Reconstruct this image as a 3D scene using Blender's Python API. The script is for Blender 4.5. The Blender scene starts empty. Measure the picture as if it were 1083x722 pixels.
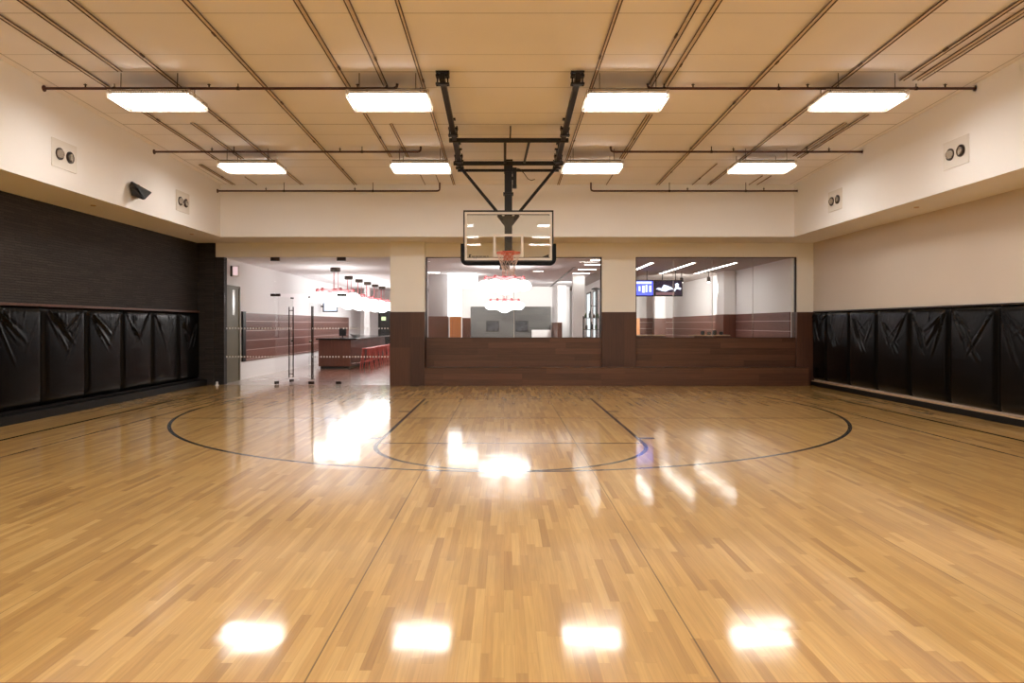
import bpy, bmesh, math, random
from mathutils import Vector, Matrix
PI = math.pi
R = math.radians
scn = bpy.context.scene
COL = scn.collection

# ------------------------------------------------------------------ materials
def new_mat(name):
    m = bpy.data.materials.new(name); m.use_nodes = True
    nt = m.node_tree
    for n in list(nt.nodes): nt.nodes.remove(n)
    out = nt.nodes.new('ShaderNodeOutputMaterial')
    return m, nt, out

def mat(name, col, rough=0.5, metal=0.0, bump=0.0, bscale=60, var=0.0, vscale=3.0, coat=0.0, stretch=None, spec=0.5):
    m, nt, out = new_mat(name)
    p = nt.nodes.new('ShaderNodeBsdfPrincipled')
    p.inputs['Base Color'].default_value = (*col, 1)
    p.inputs['Roughness'].default_value = rough
    p.inputs['Metallic'].default_value = metal
    p.inputs['Coat Weight'].default_value = coat
    p.inputs['Coat Roughness'].default_value = 0.1
    p.inputs['Specular IOR Level'].default_value = spec
    nt.links.new(p.outputs[0], out.inputs[0])
    tc = nt.nodes.new('ShaderNodeTexCoord')
    src = tc.outputs['Object']
    if stretch:
        mp = nt.nodes.new('ShaderNodeMapping'); mp.inputs['Scale'].default_value = stretch
        nt.links.new(src, mp.inputs[0]); src = mp.outputs[0]
    if var > 0:
        n = nt.nodes.new('ShaderNodeTexNoise'); n.inputs['Scale'].default_value = vscale; n.inputs['Detail'].default_value = 5
        nt.links.new(src, n.inputs['Vector'])
        r = nt.nodes.new('ShaderNodeMapRange'); r.inputs['From Min'].default_value = .3; r.inputs['From Max'].default_value = .7
        r.inputs['To Min'].default_value = 1 - var; r.inputs['To Max'].default_value = 1 + var
        nt.links.new(n.outputs['Fac'], r.inputs[0])
        v = nt.nodes.new('ShaderNodeVectorMath'); v.operation = 'SCALE'; v.inputs[0].default_value = col
        nt.links.new(r.outputs[0], v.inputs['Scale']); nt.links.new(v.outputs[0], p.inputs['Base Color'])
    if bump > 0:
        n = nt.nodes.new('ShaderNodeTexNoise'); n.inputs['Scale'].default_value = bscale; n.inputs['Detail'].default_value = 3
        nt.links.new(src, n.inputs['Vector'])
        b = nt.nodes.new('ShaderNodeBump'); b.inputs['Strength'].default_value = bump; b.inputs['Distance'].default_value = .01
        nt.links.new(n.outputs['Fac'], b.inputs['Height']); nt.links.new(b.outputs[0], p.inputs['Normal'])
    return m

def emit(name, col, s):
    m, nt, out = new_mat(name)
    e = nt.nodes.new('ShaderNodeEmission'); e.inputs[0].default_value = (*col, 1); e.inputs[1].default_value = s
    nt.links.new(e.outputs[0], out.inputs[0])
    return m

def glass(name, tint=(.97, .985, .975), f0=.04, fmax=.96):
    m, nt, out = new_mat(name)
    t = nt.nodes.new('ShaderNodeBsdfTransparent'); t.inputs[0].default_value = (*tint, 1)
    g = nt.nodes.new('ShaderNodeBsdfGlossy'); g.inputs['Roughness'].default_value = 0.0
    lw = nt.nodes.new('ShaderNodeLayerWeight')
    a = nt.nodes.new('ShaderNodeMath'); a.operation = 'POWER'; a.inputs[1].default_value = 5
    nt.links.new(lw.outputs['Facing'], a.inputs[0])
    b = nt.nodes.new('ShaderNodeMath'); b.operation = 'MULTIPLY_ADD'; b.inputs[1].default_value = fmax; b.inputs[2].default_value = f0
    nt.links.new(a.outputs[0], b.inputs[0])
    mx = nt.nodes.new('ShaderNodeMixShader')
    nt.links.new(b.outputs[0], mx.inputs[0]); nt.links.new(t.outputs[0], mx.inputs[1]); nt.links.new(g.outputs[0], mx.inputs[2])
    nt.links.new(mx.outputs[0], out.inputs[0])
    return m

class N:
    """tiny math-node builder"""
    def __init__(s, nt): s.nt = nt
    def m(s, op, *a):
        n = s.nt.nodes.new('ShaderNodeMath'); n.operation = op
        for i, x in enumerate(a):
            if isinstance(x, (int, float)): n.inputs[i].default_value = x
            else: s.nt.links.new(x, n.inputs[i])
        return n.outputs[0]
    def band(s, v, c, w):     # 1 where |v-c| < w
        return s.m('LESS_THAN', s.m('ABSOLUTE', s.m('SUBTRACT', v, c)), w)

CX = .09                       # court centre line
HOOPY = 13.85

def floor_mat():
    m, nt, out = new_mat('maple_court')
    k = N(nt); L = nt.links
    p = nt.nodes.new('ShaderNodeBsdfPrincipled'); L.new(p.outputs[0], out.inputs[0])
    geo = nt.nodes.new('ShaderNodeTexCoord')
    sep = nt.nodes.new('ShaderNodeSeparateXYZ'); L.new(geo.outputs['Object'], sep.inputs[0])
    x, y = sep.outputs[0], sep.outputs[1]
    W = .057
    xr = k.m('DIVIDE', x, W); row = k.m('FLOOR', xr); fx = k.m('FRACT', xr)
    wn = nt.nodes.new('ShaderNodeTexWhiteNoise'); wn.noise_dimensions = '1D'; L.new(row, wn.inputs['W'])
    off = k.m('MULTIPLY', wn.outputs['Value'], 3.7)
    yy = k.m('ADD', k.m('DIVIDE', y, .74), off); seg = k.m('FLOOR', yy); fy = k.m('FRACT', yy)
    cmb = nt.nodes.new('ShaderNodeCombineXYZ'); L.new(row, cmb.inputs[0]); L.new(seg, cmb.inputs[1])
    w2 = nt.nodes.new('ShaderNodeTexWhiteNoise'); w2.noise_dimensions = '3D'; L.new(cmb.outputs[0], w2.inputs['Vector'])
    rnd = w2.outputs['Value']
    cr = nt.nodes.new('ShaderNodeValToRGB'); L.new(rnd, cr.inputs[0])
    e = cr.color_ramp.elements
    e[0].position = 0; e[0].color = (.385, .212, .064, 1)
    e[1].position = 1; e[1].color = (.60, .38, .135, 1)
    for pos, c in ((.12, (.452, .26, .082)), (.4, (.50, .294, .092)), (.75, (.545, .332, .108))):
        q = e.new(pos); q.color = (*c, 1)
    # grain
    mp = nt.nodes.new('ShaderNodeMapping'); mp.inputs['Scale'].default_value = (60, 2.2, 1); L.new(geo.outputs['Object'], mp.inputs[0])
    ofs = nt.nodes.new('ShaderNodeVectorMath'); ofs.operation = 'ADD'; L.new(mp.outputs[0], ofs.inputs[0]); 
    sc = nt.nodes.new('ShaderNodeVectorMath'); sc.operation = 'SCALE'; sc.inputs['Scale'].default_value = 37; L.new(w2.outputs['Color'], sc.inputs[0]); L.new(sc.outputs[0], ofs.inputs[1])
    gn = nt.nodes.new('ShaderNodeTexNoise'); gn.inputs['Scale'].default_value = 1; gn.inputs['Detail'].default_value = 5; gn.inputs['Distortion'].default_value = .6; L.new(ofs.outputs[0], gn.inputs['Vector'])
    gm = nt.nodes.new('ShaderNodeMapRange'); gm.inputs['From Min'].default_value = .3; gm.inputs['From Max'].default_value = .72; gm.inputs['To Min'].default_value = 1.09; gm.inputs['To Max'].default_value = .86; L.new(gn.outputs['Fac'], gm.inputs[0])
    # broad blotches
    bn = nt.nodes.new('ShaderNodeTexNoise'); bn.inputs['Scale'].default_value = .9; bn.inputs['Detail'].default_value = 2; L.new(geo.outputs['Object'], bn.inputs['Vector'])
    bm_ = nt.nodes.new('ShaderNodeMapRange'); bm_.inputs['From Min'].default_value = .3; bm_.inputs['From Max'].default_value = .7; bm_.inputs['To Min'].default_value = .93; bm_.inputs['To Max'].default_value = 1.07; L.new(bn.outputs['Fac'], bm_.inputs[0])
    # joints between strips, butt joints, and a few open seams
    ex = k.m('MINIMUM', fx, k.m('SUBTRACT', 1, fx)); jx = k.m('LESS_THAN', ex, .022)
    ey = k.m('MINIMUM', fy, k.m('SUBTRACT', 1, fy)); jy = k.m('LESS_THAN', ey, .0022)
    j = k.m('MAXIMUM', jx, jy)
    jd = k.m('SUBTRACT', 1, k.m('MULTIPLY', j, .13))
    seam = k.band(x, .988, .0045)
    for c, w in ((-.912, .0045), (2.9, .002), (-2.85, .002), (4.8, .002), (-4.75, .002), (6.7, .002)): seam = k.m('MAXIMUM', seam, k.band(x, c, w))
    jd = k.m('MULTIPLY', jd, k.m('SUBTRACT', 1, k.m('MULTIPLY', seam, .62)))
    tot = k.m('MULTIPLY', k.m('MULTIPLY', gm.outputs[0], bm_.outputs[0]), jd)
    v = nt.nodes.new('ShaderNodeVectorMath'); v.operation = 'SCALE'; L.new(cr.outputs[0], v.inputs[0]); L.new(tot, v.inputs['Scale'])
    # painted court lines
    xc = k.m('SUBTRACT', x, CX)
    ax = k.m('ABSOLUTE', xc)
    def ring(cy, r, w, sel):
        dy = k.m('SUBTRACT', y, cy)
        d = k.m('SQRT', k.m('ADD', k.m('MULTIPLY', xc, xc), k.m('MULTIPLY', dy, dy)))
        return k.m('MULTIPLY', k.band(d, r, w), sel)
    yb = k.m('LESS_THAN', y, 15.5)
    FT = 9.68
    blk = ring(HOOPY, 6.04, .03, yb)
    blk = k.m('MAXIMUM', blk, ring(FT, 1.83, .03, k.m('LESS_THAN', y, FT)))
    lane = k.m('MULTIPLY', k.band(ax, 1.83, .027), k.m('MULTIPLY', yb, k.m('GREATER_THAN', y, FT)))
    blk = k.m('MAXIMUM', blk, lane)
    blk = k.m('MAXIMUM', blk, k.m('MULTIPLY', k.band(y, FT, .022), k.m('LESS_THAN', ax, 1.83)))
    blk = k.m('MAXIMUM', blk, k.m('MULTIPLY', k.band(ax, 7.2, .036), yb))
    for c in (13.2, 10.1):
        blk = k.m('MAXIMUM', blk, k.m('MULTIPLY', k.band(y, c, .06), k.band(ax, 1.95, .12)))
    red = k.m('MULTIPLY', k.band(ax, 6.28, .025), yb)
    red = k.m('MAXIMUM', red, k.m('MULTIPLY', k.band(y, 12.27, .022), k.m('LESS_THAN', ax, 6.28)))
    red = k.m('MAXIMUM', red, k.m('MULTIPLY', k.band(y, 15.5, .03), k.m('LESS_THAN', ax, 7.2)))
    cen = k.m('MULTIPLY', k.band(y, 3.17, .04), k.m('LESS_THAN', ax, 7.2))
    def mix(a, f, col):
        n = nt.nodes.new('ShaderNodeMix'); n.data_type = 'RGBA'; L.new(f, n.inputs[0]); L.new(a, n.inputs[6]); n.inputs[7].default_value = (*col, 1)
        return n.outputs[2]
    c = mix(v.outputs[0], k.m('MULTIPLY', red, .75), (.10, .025, .015))
    c = mix(c, cen, (.12, .02, .015))
    c = mix(c, blk, (.012, .010, .010))
    L.new(c, p.inputs['Base Color'])
    p.inputs['Roughness'].default_value = .42
    p.inputs['Specular IOR Level'].default_value = .22
    p.inputs['Coat Weight'].default_value = 1
    p.inputs['Coat Roughness'].default_value = .09
    p.inputs['Coat IOR'].default_value = 1.46
    # each strip is cupped / tilted by a hair, plus a low wave
    mp2 = nt.nodes.new('ShaderNodeMapping'); mp2.inputs['Scale'].default_value = (9, .7, 1); L.new(geo.outputs['Object'], mp2.inputs[0])
    sn = nt.nodes.new('ShaderNodeTexNoise'); sn.inputs['Scale'].default_value = 1; sn.inputs['Detail'].default_value = 1; L.new(mp2.outputs[0], sn.inputs['Vector'])
    h = k.m('MULTIPLY', sn.outputs['Fac'], .00055)
    cup = 0.0
    wv = nt.nodes.new('ShaderNodeTexNoise'); wv.inputs['Scale'].default_value = 3.5; wv.inputs['Detail'].default_value = 1; L.new(geo.outputs['Object'], wv.inputs['Vector'])
    h = k.m('ADD', k.m('ADD', h, cup), k.m('MULTIPLY', wv.outputs['Fac'], .0012))
    b = nt.nodes.new('ShaderNodeBump'); b.inputs['Strength'].default_value = 1; b.inputs['Distance'].default_value = 1.0
    L.new(h, b.inputs['Height']); L.new(b.outputs[0], p.inputs['Normal']); L.new(b.outputs[0], p.inputs['Coat Normal'])
    return m

def ceiling_mat():
    m, nt, out = new_mat('ceiling_panels')
    k = N(nt); L = nt.links
    p = nt.nodes.new('ShaderNodeBsdfPrincipled'); L.new(p.outputs[0], out.inputs[0])
    tc = nt.nodes.new('ShaderNodeTexCoord'); sep = nt.nodes.new('ShaderNodeSeparateXYZ'); L.new(tc.outputs['Object'], sep.inputs[0])
    x, y = sep.outputs[0], sep.outputs[1]
    P = 2.47
    f = k.m('MULTIPLY', k.m('FRACT', k.m('DIVIDE', k.m('ADD', y, 50 * P - 8.57), P)), P)
    s = k.m('MULTIPLY', k.band(f, .012, .012), .30)
    s = k.m('MAXIMUM', s, k.m('MULTIPLY', k.band(f, 1.23, .012), .22))
    s = k.m('MAXIMUM', s, k.m('MULTIPLY', k.band(f, 1.85, .012), .58))
    ins = k.m('MULTIPLY', k.m('GREATER_THAN', x, -6.99), k.m('LESS_THAN', x, 7.2))
    s = k.m('MULTIPLY', s, ins)
    s = k.m('MAXIMUM', s, k.m('MULTIPLY', k.m('MAXIMUM', k.band(x, -7.0, .012), k.band(x, 7.21, .012)), .35))
    n = nt.nodes.new('ShaderNodeTexNoise'); n.inputs['Scale'].default_value = .8; L.new(tc.outputs['Object'], n.inputs['Vector'])
    r = nt.nodes.new('ShaderNodeMapRange'); r.inputs['To Min'].default_value = .95; r.inputs['To Max'].default_value = 1.05; L.new(n.outputs['Fac'], r.inputs[0])
    v = nt.nodes.new('ShaderNodeVectorMath'); v.operation = 'SCALE'; v.inputs[0].default_value = CEIL
    L.new(k.m('MULTIPLY', k.m('SUBTRACT', 1, s), r.outputs[0]), v.inputs['Scale']); L.new(v.outputs[0], p.inputs['Base Color'])
    p.inputs['Roughness'].default_value = .8
    return m

def stone_mat():
    m, nt, out = new_mat('dark_ledger_stone')
    L = nt.links
    p = nt.nodes.new('ShaderNodeBsdfPrincipled'); L.new(p.outputs[0], out.inputs[0])
    tc = nt.nodes.new('ShaderNodeTexCoord'); sep = nt.nodes.new('ShaderNodeSeparateXYZ'); L.new(tc.outputs['Object'], sep.inputs[0])
    k = N(nt)
    cm = nt.nodes.new('ShaderNodeCombineXYZ'); L.new(k.m('ADD', sep.outputs[0], sep.outputs[1]), cm.inputs[0]); L.new(sep.outputs[2], cm.inputs[1])
    br = nt.nodes.new('ShaderNodeTexBrick'); L.new(cm.outputs[0], br.inputs['Vector'])
    br.inputs['Scale'].default_value = 1; br.inputs['Brick Width'].default_value = .42; br.inputs['Row Height'].default_value = .045
    br.inputs['Mortar Size'].default_value = .006; br.inputs['Mortar Smooth'].default_value = .3
    br.inputs['Color1'].default_value = (.015, .0115, .010, 1); br.inputs['Color2'].default_value = (.034, .026, .0225, 1); br.inputs['Mortar'].default_value = (.006, .0045, .004, 1)
    br.offset = .37
    n = nt.nodes.new('ShaderNodeTexNoise'); n.inputs['Scale'].default_value = 9; n.inputs['Detail'].default_value = 6
    mp = nt.nodes.new('ShaderNodeMapping'); mp.inputs['Scale'].default_value = (1, 6, 1); L.new(cm.outputs[0], mp.inputs[0]); L.new(mp.outputs[0], n.inputs['Vector'])
    r = nt.nodes.new('ShaderNodeMapRange'); r.inputs['To Min'].default_value = .5; r.inputs['To Max'].default_value = 1.5; L.new(n.outputs['Fac'], r.inputs[0])
    v = nt.nodes.new('ShaderNodeVectorMath'); v.operation = 'SCALE'; L.new(br.outputs['Color'], v.inputs[0]); L.new(r.outputs[0], v.inputs['Scale']); L.new(v.outputs[0], p.inputs['Base Color'])
    b = nt.nodes.new('ShaderNodeBump'); b.inputs['Distance'].default_value = .012; b.inputs['Strength'].default_value = .8
    L.new(k.m('SUBTRACT', n.outputs['Fac'], k.m('MULTIPLY', br.outputs['Fac'], .8)), b.inputs['Height']); L.new(b.outputs[0], p.inputs['Normal'])
    p.inputs['Roughness'].default_value = .7
    return m

def wood_mat(name, dark, light, axis, board, length=1.8, rough=.35, line=None, bspan=None):
    """Planks running along x+y (axis 'h', stacked in z) or along z (axis 'v'). line: pale reveal between boards"""
    m, nt, out = new_mat(name)
    L = nt.links; k = N(nt)
    p = nt.nodes.new('ShaderNodeBsdfPrincipled'); L.new(p.outputs[0], out.inputs[0])
    tc = nt.nodes.new('ShaderNodeTexCoord'); sep = nt.nodes.new('ShaderNodeSeparateXYZ'); L.new(tc.outputs['Object'], sep.inputs[0])
    hor = k.m('ADD', sep.outputs[0], sep.outputs[1])
    a, c = (hor, sep.outputs[2]) if axis == 'h' else (sep.outputs[2], hor)
    if axis == 'f': a, c = sep.outputs[1], sep.outputs[0]
    r_ = k.m('DIVIDE', c, board); row = k.m('FLOOR', r_); fr = k.m('FRACT', r_)
    wn = nt.nodes.new('ShaderNodeTexWhiteNoise'); wn.noise_dimensions = '1D'; L.new(row, wn.inputs['W'])
    aa = k.m('ADD', k.m('DIVIDE', a, length), k.m('MULTIPLY', wn.outputs[0], 2.3)); seg = k.m('FLOOR', aa)
    cm = nt.nodes.new('ShaderNodeCombineXYZ'); L.new(row, cm.inputs[0]); L.new(seg, cm.inputs[1])
    w2 = nt.nodes.new('ShaderNodeTexWhiteNoise'); L.new(cm.outputs[0], w2.inputs['Vector'])
    g = nt.nodes.new('ShaderNodeCombineXYZ'); L.new(k.m('MULTIPLY', a, 1.6), g.inputs[0]); L.new(k.m('MULTIPLY', c, 38), g.inputs[1]); L.new(k.m('MULTIPLY', w2.outputs[0], 40), g.inputs[2])
    n = nt.nodes.new('ShaderNodeTexNoise'); n.inputs['Scale'].default_value = 1; n.inputs['Detail'].default_value = 5; n.inputs['Distortion'].default_value = .8; L.new(g.outputs[0], n.inputs['Vector'])
    f = k.m('ADD', k.m('MULTIPLY', w2.outputs[0], .5), k.m('MULTIPLY', k.m('SUBTRACT', n.outputs['Fac'], .25), 1.0))
    mx = nt.nodes.new('ShaderNodeMix'); mx.data_type = 'RGBA'; mx.clamp_factor = True; L.new(f, mx.inputs[0]); mx.inputs[6].default_value = (*dark, 1); mx.inputs[7].default_value = (*light, 1)
    colr = mx.outputs[2]
    e = k.m('MINIMUM', fr, k.m('SUBTRACT', 1, fr))
    j = k.m('LESS_THAN', e, (.03 if line else .008 / board * .25))
    m2 = nt.nodes.new('ShaderNodeMix'); m2.data_type = 'RGBA'; L.new(j, m2.inputs[0]); L.new(colr, m2.inputs[6]); m2.inputs[7].default_value = (*(line or tuple(q * .3 for q in dark)), 1)
    L.new(m2.outputs[2], p.inputs['Base Color'])
    p.inputs['Roughness'].default_value = rough
    return m

CEIL = (.92, .91, .95)
M = {}
M['floor'] = floor_mat()
M['ceiling'] = ceiling_mat()
M['stone'] = stone_mat()
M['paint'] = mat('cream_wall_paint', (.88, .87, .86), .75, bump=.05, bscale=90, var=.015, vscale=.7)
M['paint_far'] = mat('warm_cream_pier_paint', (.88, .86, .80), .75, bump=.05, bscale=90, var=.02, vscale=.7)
M['paint_shaded'] = mat('shaded_wall_paint', (.66, .59, .52), .75, bump=.05, bscale=90, var=.02, vscale=.7)  # darker version of the wall paint, standing in for soffit shade
M['white_paint'] = mat('white_lobby_paint', (.91, .89, .89), .7, bump=.03, bscale=90)
M['grey_paint'] = mat('grey_lobby_paint', (.40, .36, .36), .7, bump=.03, bscale=90)
M['lobby_ceiling'] = mat('lobby_ceiling_paint', (.86, .82, .83), .8, bump=.03)
M['annex_ceiling'] = mat('dimmed_annex_ceiling', (.48, .42, .39), .8, bump=.03)  # dimness above the downward light strips is put into this colour
M['walnut_h'] = wood_mat('walnut_boards_horizontal', (.050, .020, .011), (.150, .066, .036), 'h', .165, 2.1, .38)
M['walnut_v'] = wood_mat('walnut_panel_vertical', (.040, .015, .009), (.105, .044, .025), 'v', .6, 3, .4)
M['walnut_bar'] = wood_mat('walnut_bar_panels', (.075, .022, .013), (.20, .068, .042), 'v', .7, 3, .35)
M['slats'] = wood_mat('walnut_wainscot_with_reveals', (.10, .035, .026), (.25, .105, .08), 'h', .289, 9, .35, line=(.62, .48, .45))
M['orange_wood'] = wood_mat('orange_wood_panel', (.50, .16, .04), (.75, .30, .09), 'v', .5, 3, .4)
M['lobby_wood'] = wood_mat('lobby_plank_floor', (.16, .06, .04), (.36, .17, .12), 'f', .12, 1.5, .18)
M['lobby_tile'] = mat('lobby_pale_tile', (.62, .52, .47), .12, var=.04, vscale=2)
M['vinyl'] = mat('black_vinyl', (.0015, .0012, .0011), .25, bump=.06, bscale=220, var=.2, vscale=4, spec=.15)
M['black_rubber'] = mat('black_rubber_base', (.003, .0026, .0024), .55, bump=.1, spec=.2)
M['black_steel'] = mat('black_powder_coat', (.007, .0055, .005), .42, metal=.2, bump=.04, bscale=200)
M['black_plastic'] = mat('black_plastic', (.012, .012, .013), .5, bump=.05, bscale=300)
M['white_steel'] = mat('white_enamel_steel', (.72, .68, .62), .4, bump=.02)
M['wire'] = mat('pale_guard_wire', (.55, .47, .38), .45, metal=.3, var=.05)
M['chrome'] = mat('brushed_nickel', (.55, .53, .50), .25, metal=1, bump=.03, bscale=300)
M['dark_bronze'] = mat('dark_bronze_metal', (.045, .03, .024), .35, metal=.7, bump=.03, bscale=200)
M['rail_brown'] = mat('brown_timber_rail', (.10, .045, .028), .45, var=.3, vscale=20)
M['pale_ledge'] = mat('pale_timber_ledge', (.50, .34, .20), .5, var=.15, vscale=14)
M['sprinkler'] = mat('oxide_red_pipe', (.065, .020, .016), .5, var=.15, vscale=10)
M['conduit'] = mat('dark_bronze_conduit', (.085, .045, .025), .5, var=.2, vscale=10)
M['conduit_tan'] = mat('tan_painted_conduit', (.74, .63, .52), .6, var=.08, vscale=10)
M['lens'] = emit('gym_light_lens', (1.0, .96, .91), 31)
M['globe'] = emit('frosted_globe_glow', (1.0, .965, .96), 7.5)
M['linear'] = emit('linear_light_lens', (1.0, .95, .90), 17.0)
M['glass'] = glass('clear_glass', f0=.03)
M['board_glass'] = glass('backboard_glass', f0=.045)
M['frit'] = mat('white_frit', (.85, .84, .84), .5, var=.03)
M['white_line'] = mat('white_target_paint', (.80, .76, .70), .4, var=.03)
M['rim'] = mat('orange_rim_paint', (.62, .12, .06), .35, metal=.1, var=.05)
M['net'] = mat('white_nylon_net', (.72, .56, .50), .7, var=.1, vscale=30)
M['mesh_black'] = mat('black_speaker_grille', (.010, .011, .012), .6, bump=.4, bscale=600)
M['lamp_glass'] = mat('clear_lamp_face', (.55, .50, .44), .12, metal=.5, var=.3, vscale=60)
M['red_metal'] = mat('red_lacquered_metal', (.50, .10, .085), .35, var=.06)
M['rose'] = mat('rose_copper', (.55, .14, .15), .35, metal=.3, var=.06)
M['olive'] = mat('olive_metal_door', (.15, .13, .085), .5, metal=.1, var=.08)
M['grey_tile'] = wood_mat('grey_stone_cladding', (.055, .055, .055), (.13, .13, .125), 'h', .3, 1.1, .4)
M['stone_top'] = mat('black_stone_top', (.02, .018, .018), .12, var=.3, vscale=30)
M['dark_glassy'] = mat('dark_storefront', (.035, .036, .038), .2, var=.3, vscale=4)
M['screen_blue'] = emit('blue_screen', (.10, .12, 1.0), 2.2)
M['screen_white'] = emit('white_screen', (.75, .80, 1.0), 2.0)
M['screen_dark'] = emit('dark_screen', (.05, .035, .06), .9)
M['screen_rose'] = emit('rose_screen', (.38, .2, .22), .8)
M['sign_pink'] = emit('pale_rose_sign_face', (1.0, .68, .70), .95)
M['sign_green'] = emit('pale_green_sign_face', (.85, 1.0, .55), 1.3)
M['picture'] = mat('dark_picture', (.05, .055, .065), .2, var=.7, vscale=5)
M['glow_white'] = emit('glowing_white_paint', (1.0, .98, .97), 4.0)  # emission stands in for light falling on the white column and box
M['plant'] = mat('leaf_green', (.05, .10, .04), .6, var=.3, vscale=20)
M['window_day'] = emit('bright_window_pane', (.93, .97, 1.0), 1.15)

# ------------------------------------------------------------------ mesh builder
class MB:
    def __init__(s): s.v = []; s.f = []; s.mi = []; s.cur = 0
    def add(s, vs, fs):
        o = len(s.v); s.v += [tuple(v) for v in vs]
        s.f += [tuple(i + o for i in f) for f in fs]; s.mi += [s.cur] * len(fs)
        return s
    def box(s, x0, x1, y0, y1, z0, z1):
        x0, x1 = min(x0, x1), max(x0, x1); y0, y1 = min(y0, y1), max(y0, y1); z0, z1 = min(z0, z1), max(z0, z1)
        vs = [(x0, y0, z0), (x1, y0, z0), (x1, y1, z0), (x0, y1, z0), (x0, y0, z1), (x1, y0, z1), (x1, y1, z1), (x0, y1, z1)]
        return s.add(vs, [(0, 3, 2, 1), (4, 5, 6, 7), (0, 1, 5, 4), (1, 2, 6, 5), (2, 3, 7, 6), (3, 0, 4, 7)])
    def bar(s, a, b, w, h=None, up=(0, 0, 1)):
        """square bar from a to b, width w, height h"""
        h = h or w; a = Vector(a); b = Vector(b); d = (b - a).normalized()
        u = Vector(up)
        if abs(d.dot(u)) > .95: u = Vector((0, 1, 0))
        sx = d.cross(u).normalized() * w / 2; sy = sx.cross(d).normalized() * h / 2
        vs = [a - sx - sy, a + sx - sy, a + sx + sy, a - sx + sy, b - sx - sy, b + sx - sy, b + sx + sy, b - sx + sy]
        return s.add(vs, [(0, 1, 2, 3), (7, 6, 5, 4), (0, 4, 5, 1), (1, 5, 6, 2), (2, 6, 7, 3), (3, 7, 4, 0)])
    def tube(s, pts, r, n=10, closed=False):
        pts = [Vector(p) for p in pts]; m = len(pts); rings = []
        for i, p in enumerate(pts):
            if closed: d = (pts[(i + 1) % m] - pts[i - 1])
            else: d = pts[min(i + 1, m - 1)] - pts[max(i - 1, 0)]
            d.normalize(); u = Vector((0, 0, 1))
            if abs(d.dot(u)) > .95: u = Vector((0, 1, 0))
            a = d.cross(u).normalized(); b = a.cross(d).normalized()
            rr = r[i] if isinstance(r, (list, tuple)) else r
            rings.append([p + (a * math.cos(2 * PI * k / n) + b * math.sin(2 * PI * k / n)) * rr for k in range(n)])
        vs = [v for q in rings for v in q]; fs = []
        for i in range(m if closed else m - 1):
            j = (i + 1) % m
            for k in range(n): fs.append((i * n + k, i * n + (k + 1) % n, j * n + (k + 1) % n, j * n + k))
        if not closed: fs += [tuple(range(n))[::-1], tuple((m - 1) * n + k for k in range(n))]
        return s.add(vs, fs)
    def lathe(s, prof, c=(0, 0, 0), axis='z', n=20):
        """prof: list of (r, t) along axis"""
        c = Vector(c); vs = []; fs = []
        for r, t in prof:
            for k in range(n):
                a = 2 * PI * k / n; p = (r * math.cos(a), r * math.sin(a), t)
                if axis == 'x': p = (p[2], p[0], p[1])
                if axis == 'y': p = (p[0], p[2], p[1])
                vs.append(c + Vector(p))
        m = len(prof)
        for i in range(m - 1):
            for k in range(n): fs.append((i * n + k, i * n + (k + 1) % n, (i + 1) * n + (k + 1) % n, (i + 1) * n + k))
        fs += [tuple(range(n))[::-1], tuple((m - 1) * n + k for k in range(n))]
        return s.add(vs, fs)
    def ball(s, c, r, n=12, sz=1.0):
        prof = [(max(r * math.sin(PI * i / 8), .0005), -r * sz * math.cos(PI * i / 8)) for i in range(9)]
        return s.lathe(prof, c, 'z', n)
    def build(s, name, m, parent=None, smooth=False, bevel=0, loc=None):
        me = bpy.data.meshes.new(name); me.from_pydata(s.v, [], s.f)
        for q in (m if isinstance(m, (list, tuple)) else [m]): me.materials.append(M[q])
        me.polygons.foreach_set('material_index', s.mi)
        bm = bmesh.new(); bm.from_mesh(me); bmesh.ops.recalc_face_normals(bm, faces=bm.faces); bm.to_mesh(me); bm.free()
        if smooth:
            me.shade_smooth() if hasattr(me, 'shade_smooth') else me.polygons.foreach_set('use_smooth', [True] * len(me.polygons))
            try: me.set_sharp_from_angle(angle=R(38))
            except Exception: pass
        o = bpy.data.objects.new(name, me); COL.objects.link(o)
        if parent: o.parent = parent
        if loc: o.location = loc
        if bevel:
            b = o.modifiers.new('bevel', 'BEVEL'); b.width = bevel; b.segments = 2; b.limit_method = 'ANGLE'
        return o

def tag(o, label=None, cat=None, group=None, kind=None):
    if label: o['label'] = label
    if cat: o['category'] = cat
    if group: o['group'] = group
    if kind: o['kind'] = kind
    return o
def empty(name, loc=(0, 0, 0), label=None, cat=None, group=None, rz=0):
    o = bpy.data.objects.new(name, None); COL.objects.link(o); o.location = loc; o.rotation_euler = (0, 0, rz)
    o.empty_display_size = .1
    return tag(o, label, cat, group)
def copy_tree(o, parent=None):
    c = o.copy(); COL.objects.link(c)
    if parent: c.parent = parent
    for ch in list(o.children): copy_tree(ch, c)
    return c
def struct(name, mb, m, label, cat='room part', smooth=False, bevel=0):
    o = mb.build(name, m, None, smooth, bevel); tag(o, label, cat, None, 'structure'); return o

def zc(y): return 5.16 + .03 * (17.8 - y)      # ceiling height falls slightly towards the far wall
XL, XR = -7.14, 7.31        # bulkhead faces
WL, WR = -8.30, 8.37        # lower side walls
SZ = 3.84                   # bulkhead underside
YB = -9.0                   # wall behind the viewpoint
HY = 17.7                   # far bulkhead face
BZ = 3.47                   # lobby ceiling

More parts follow.
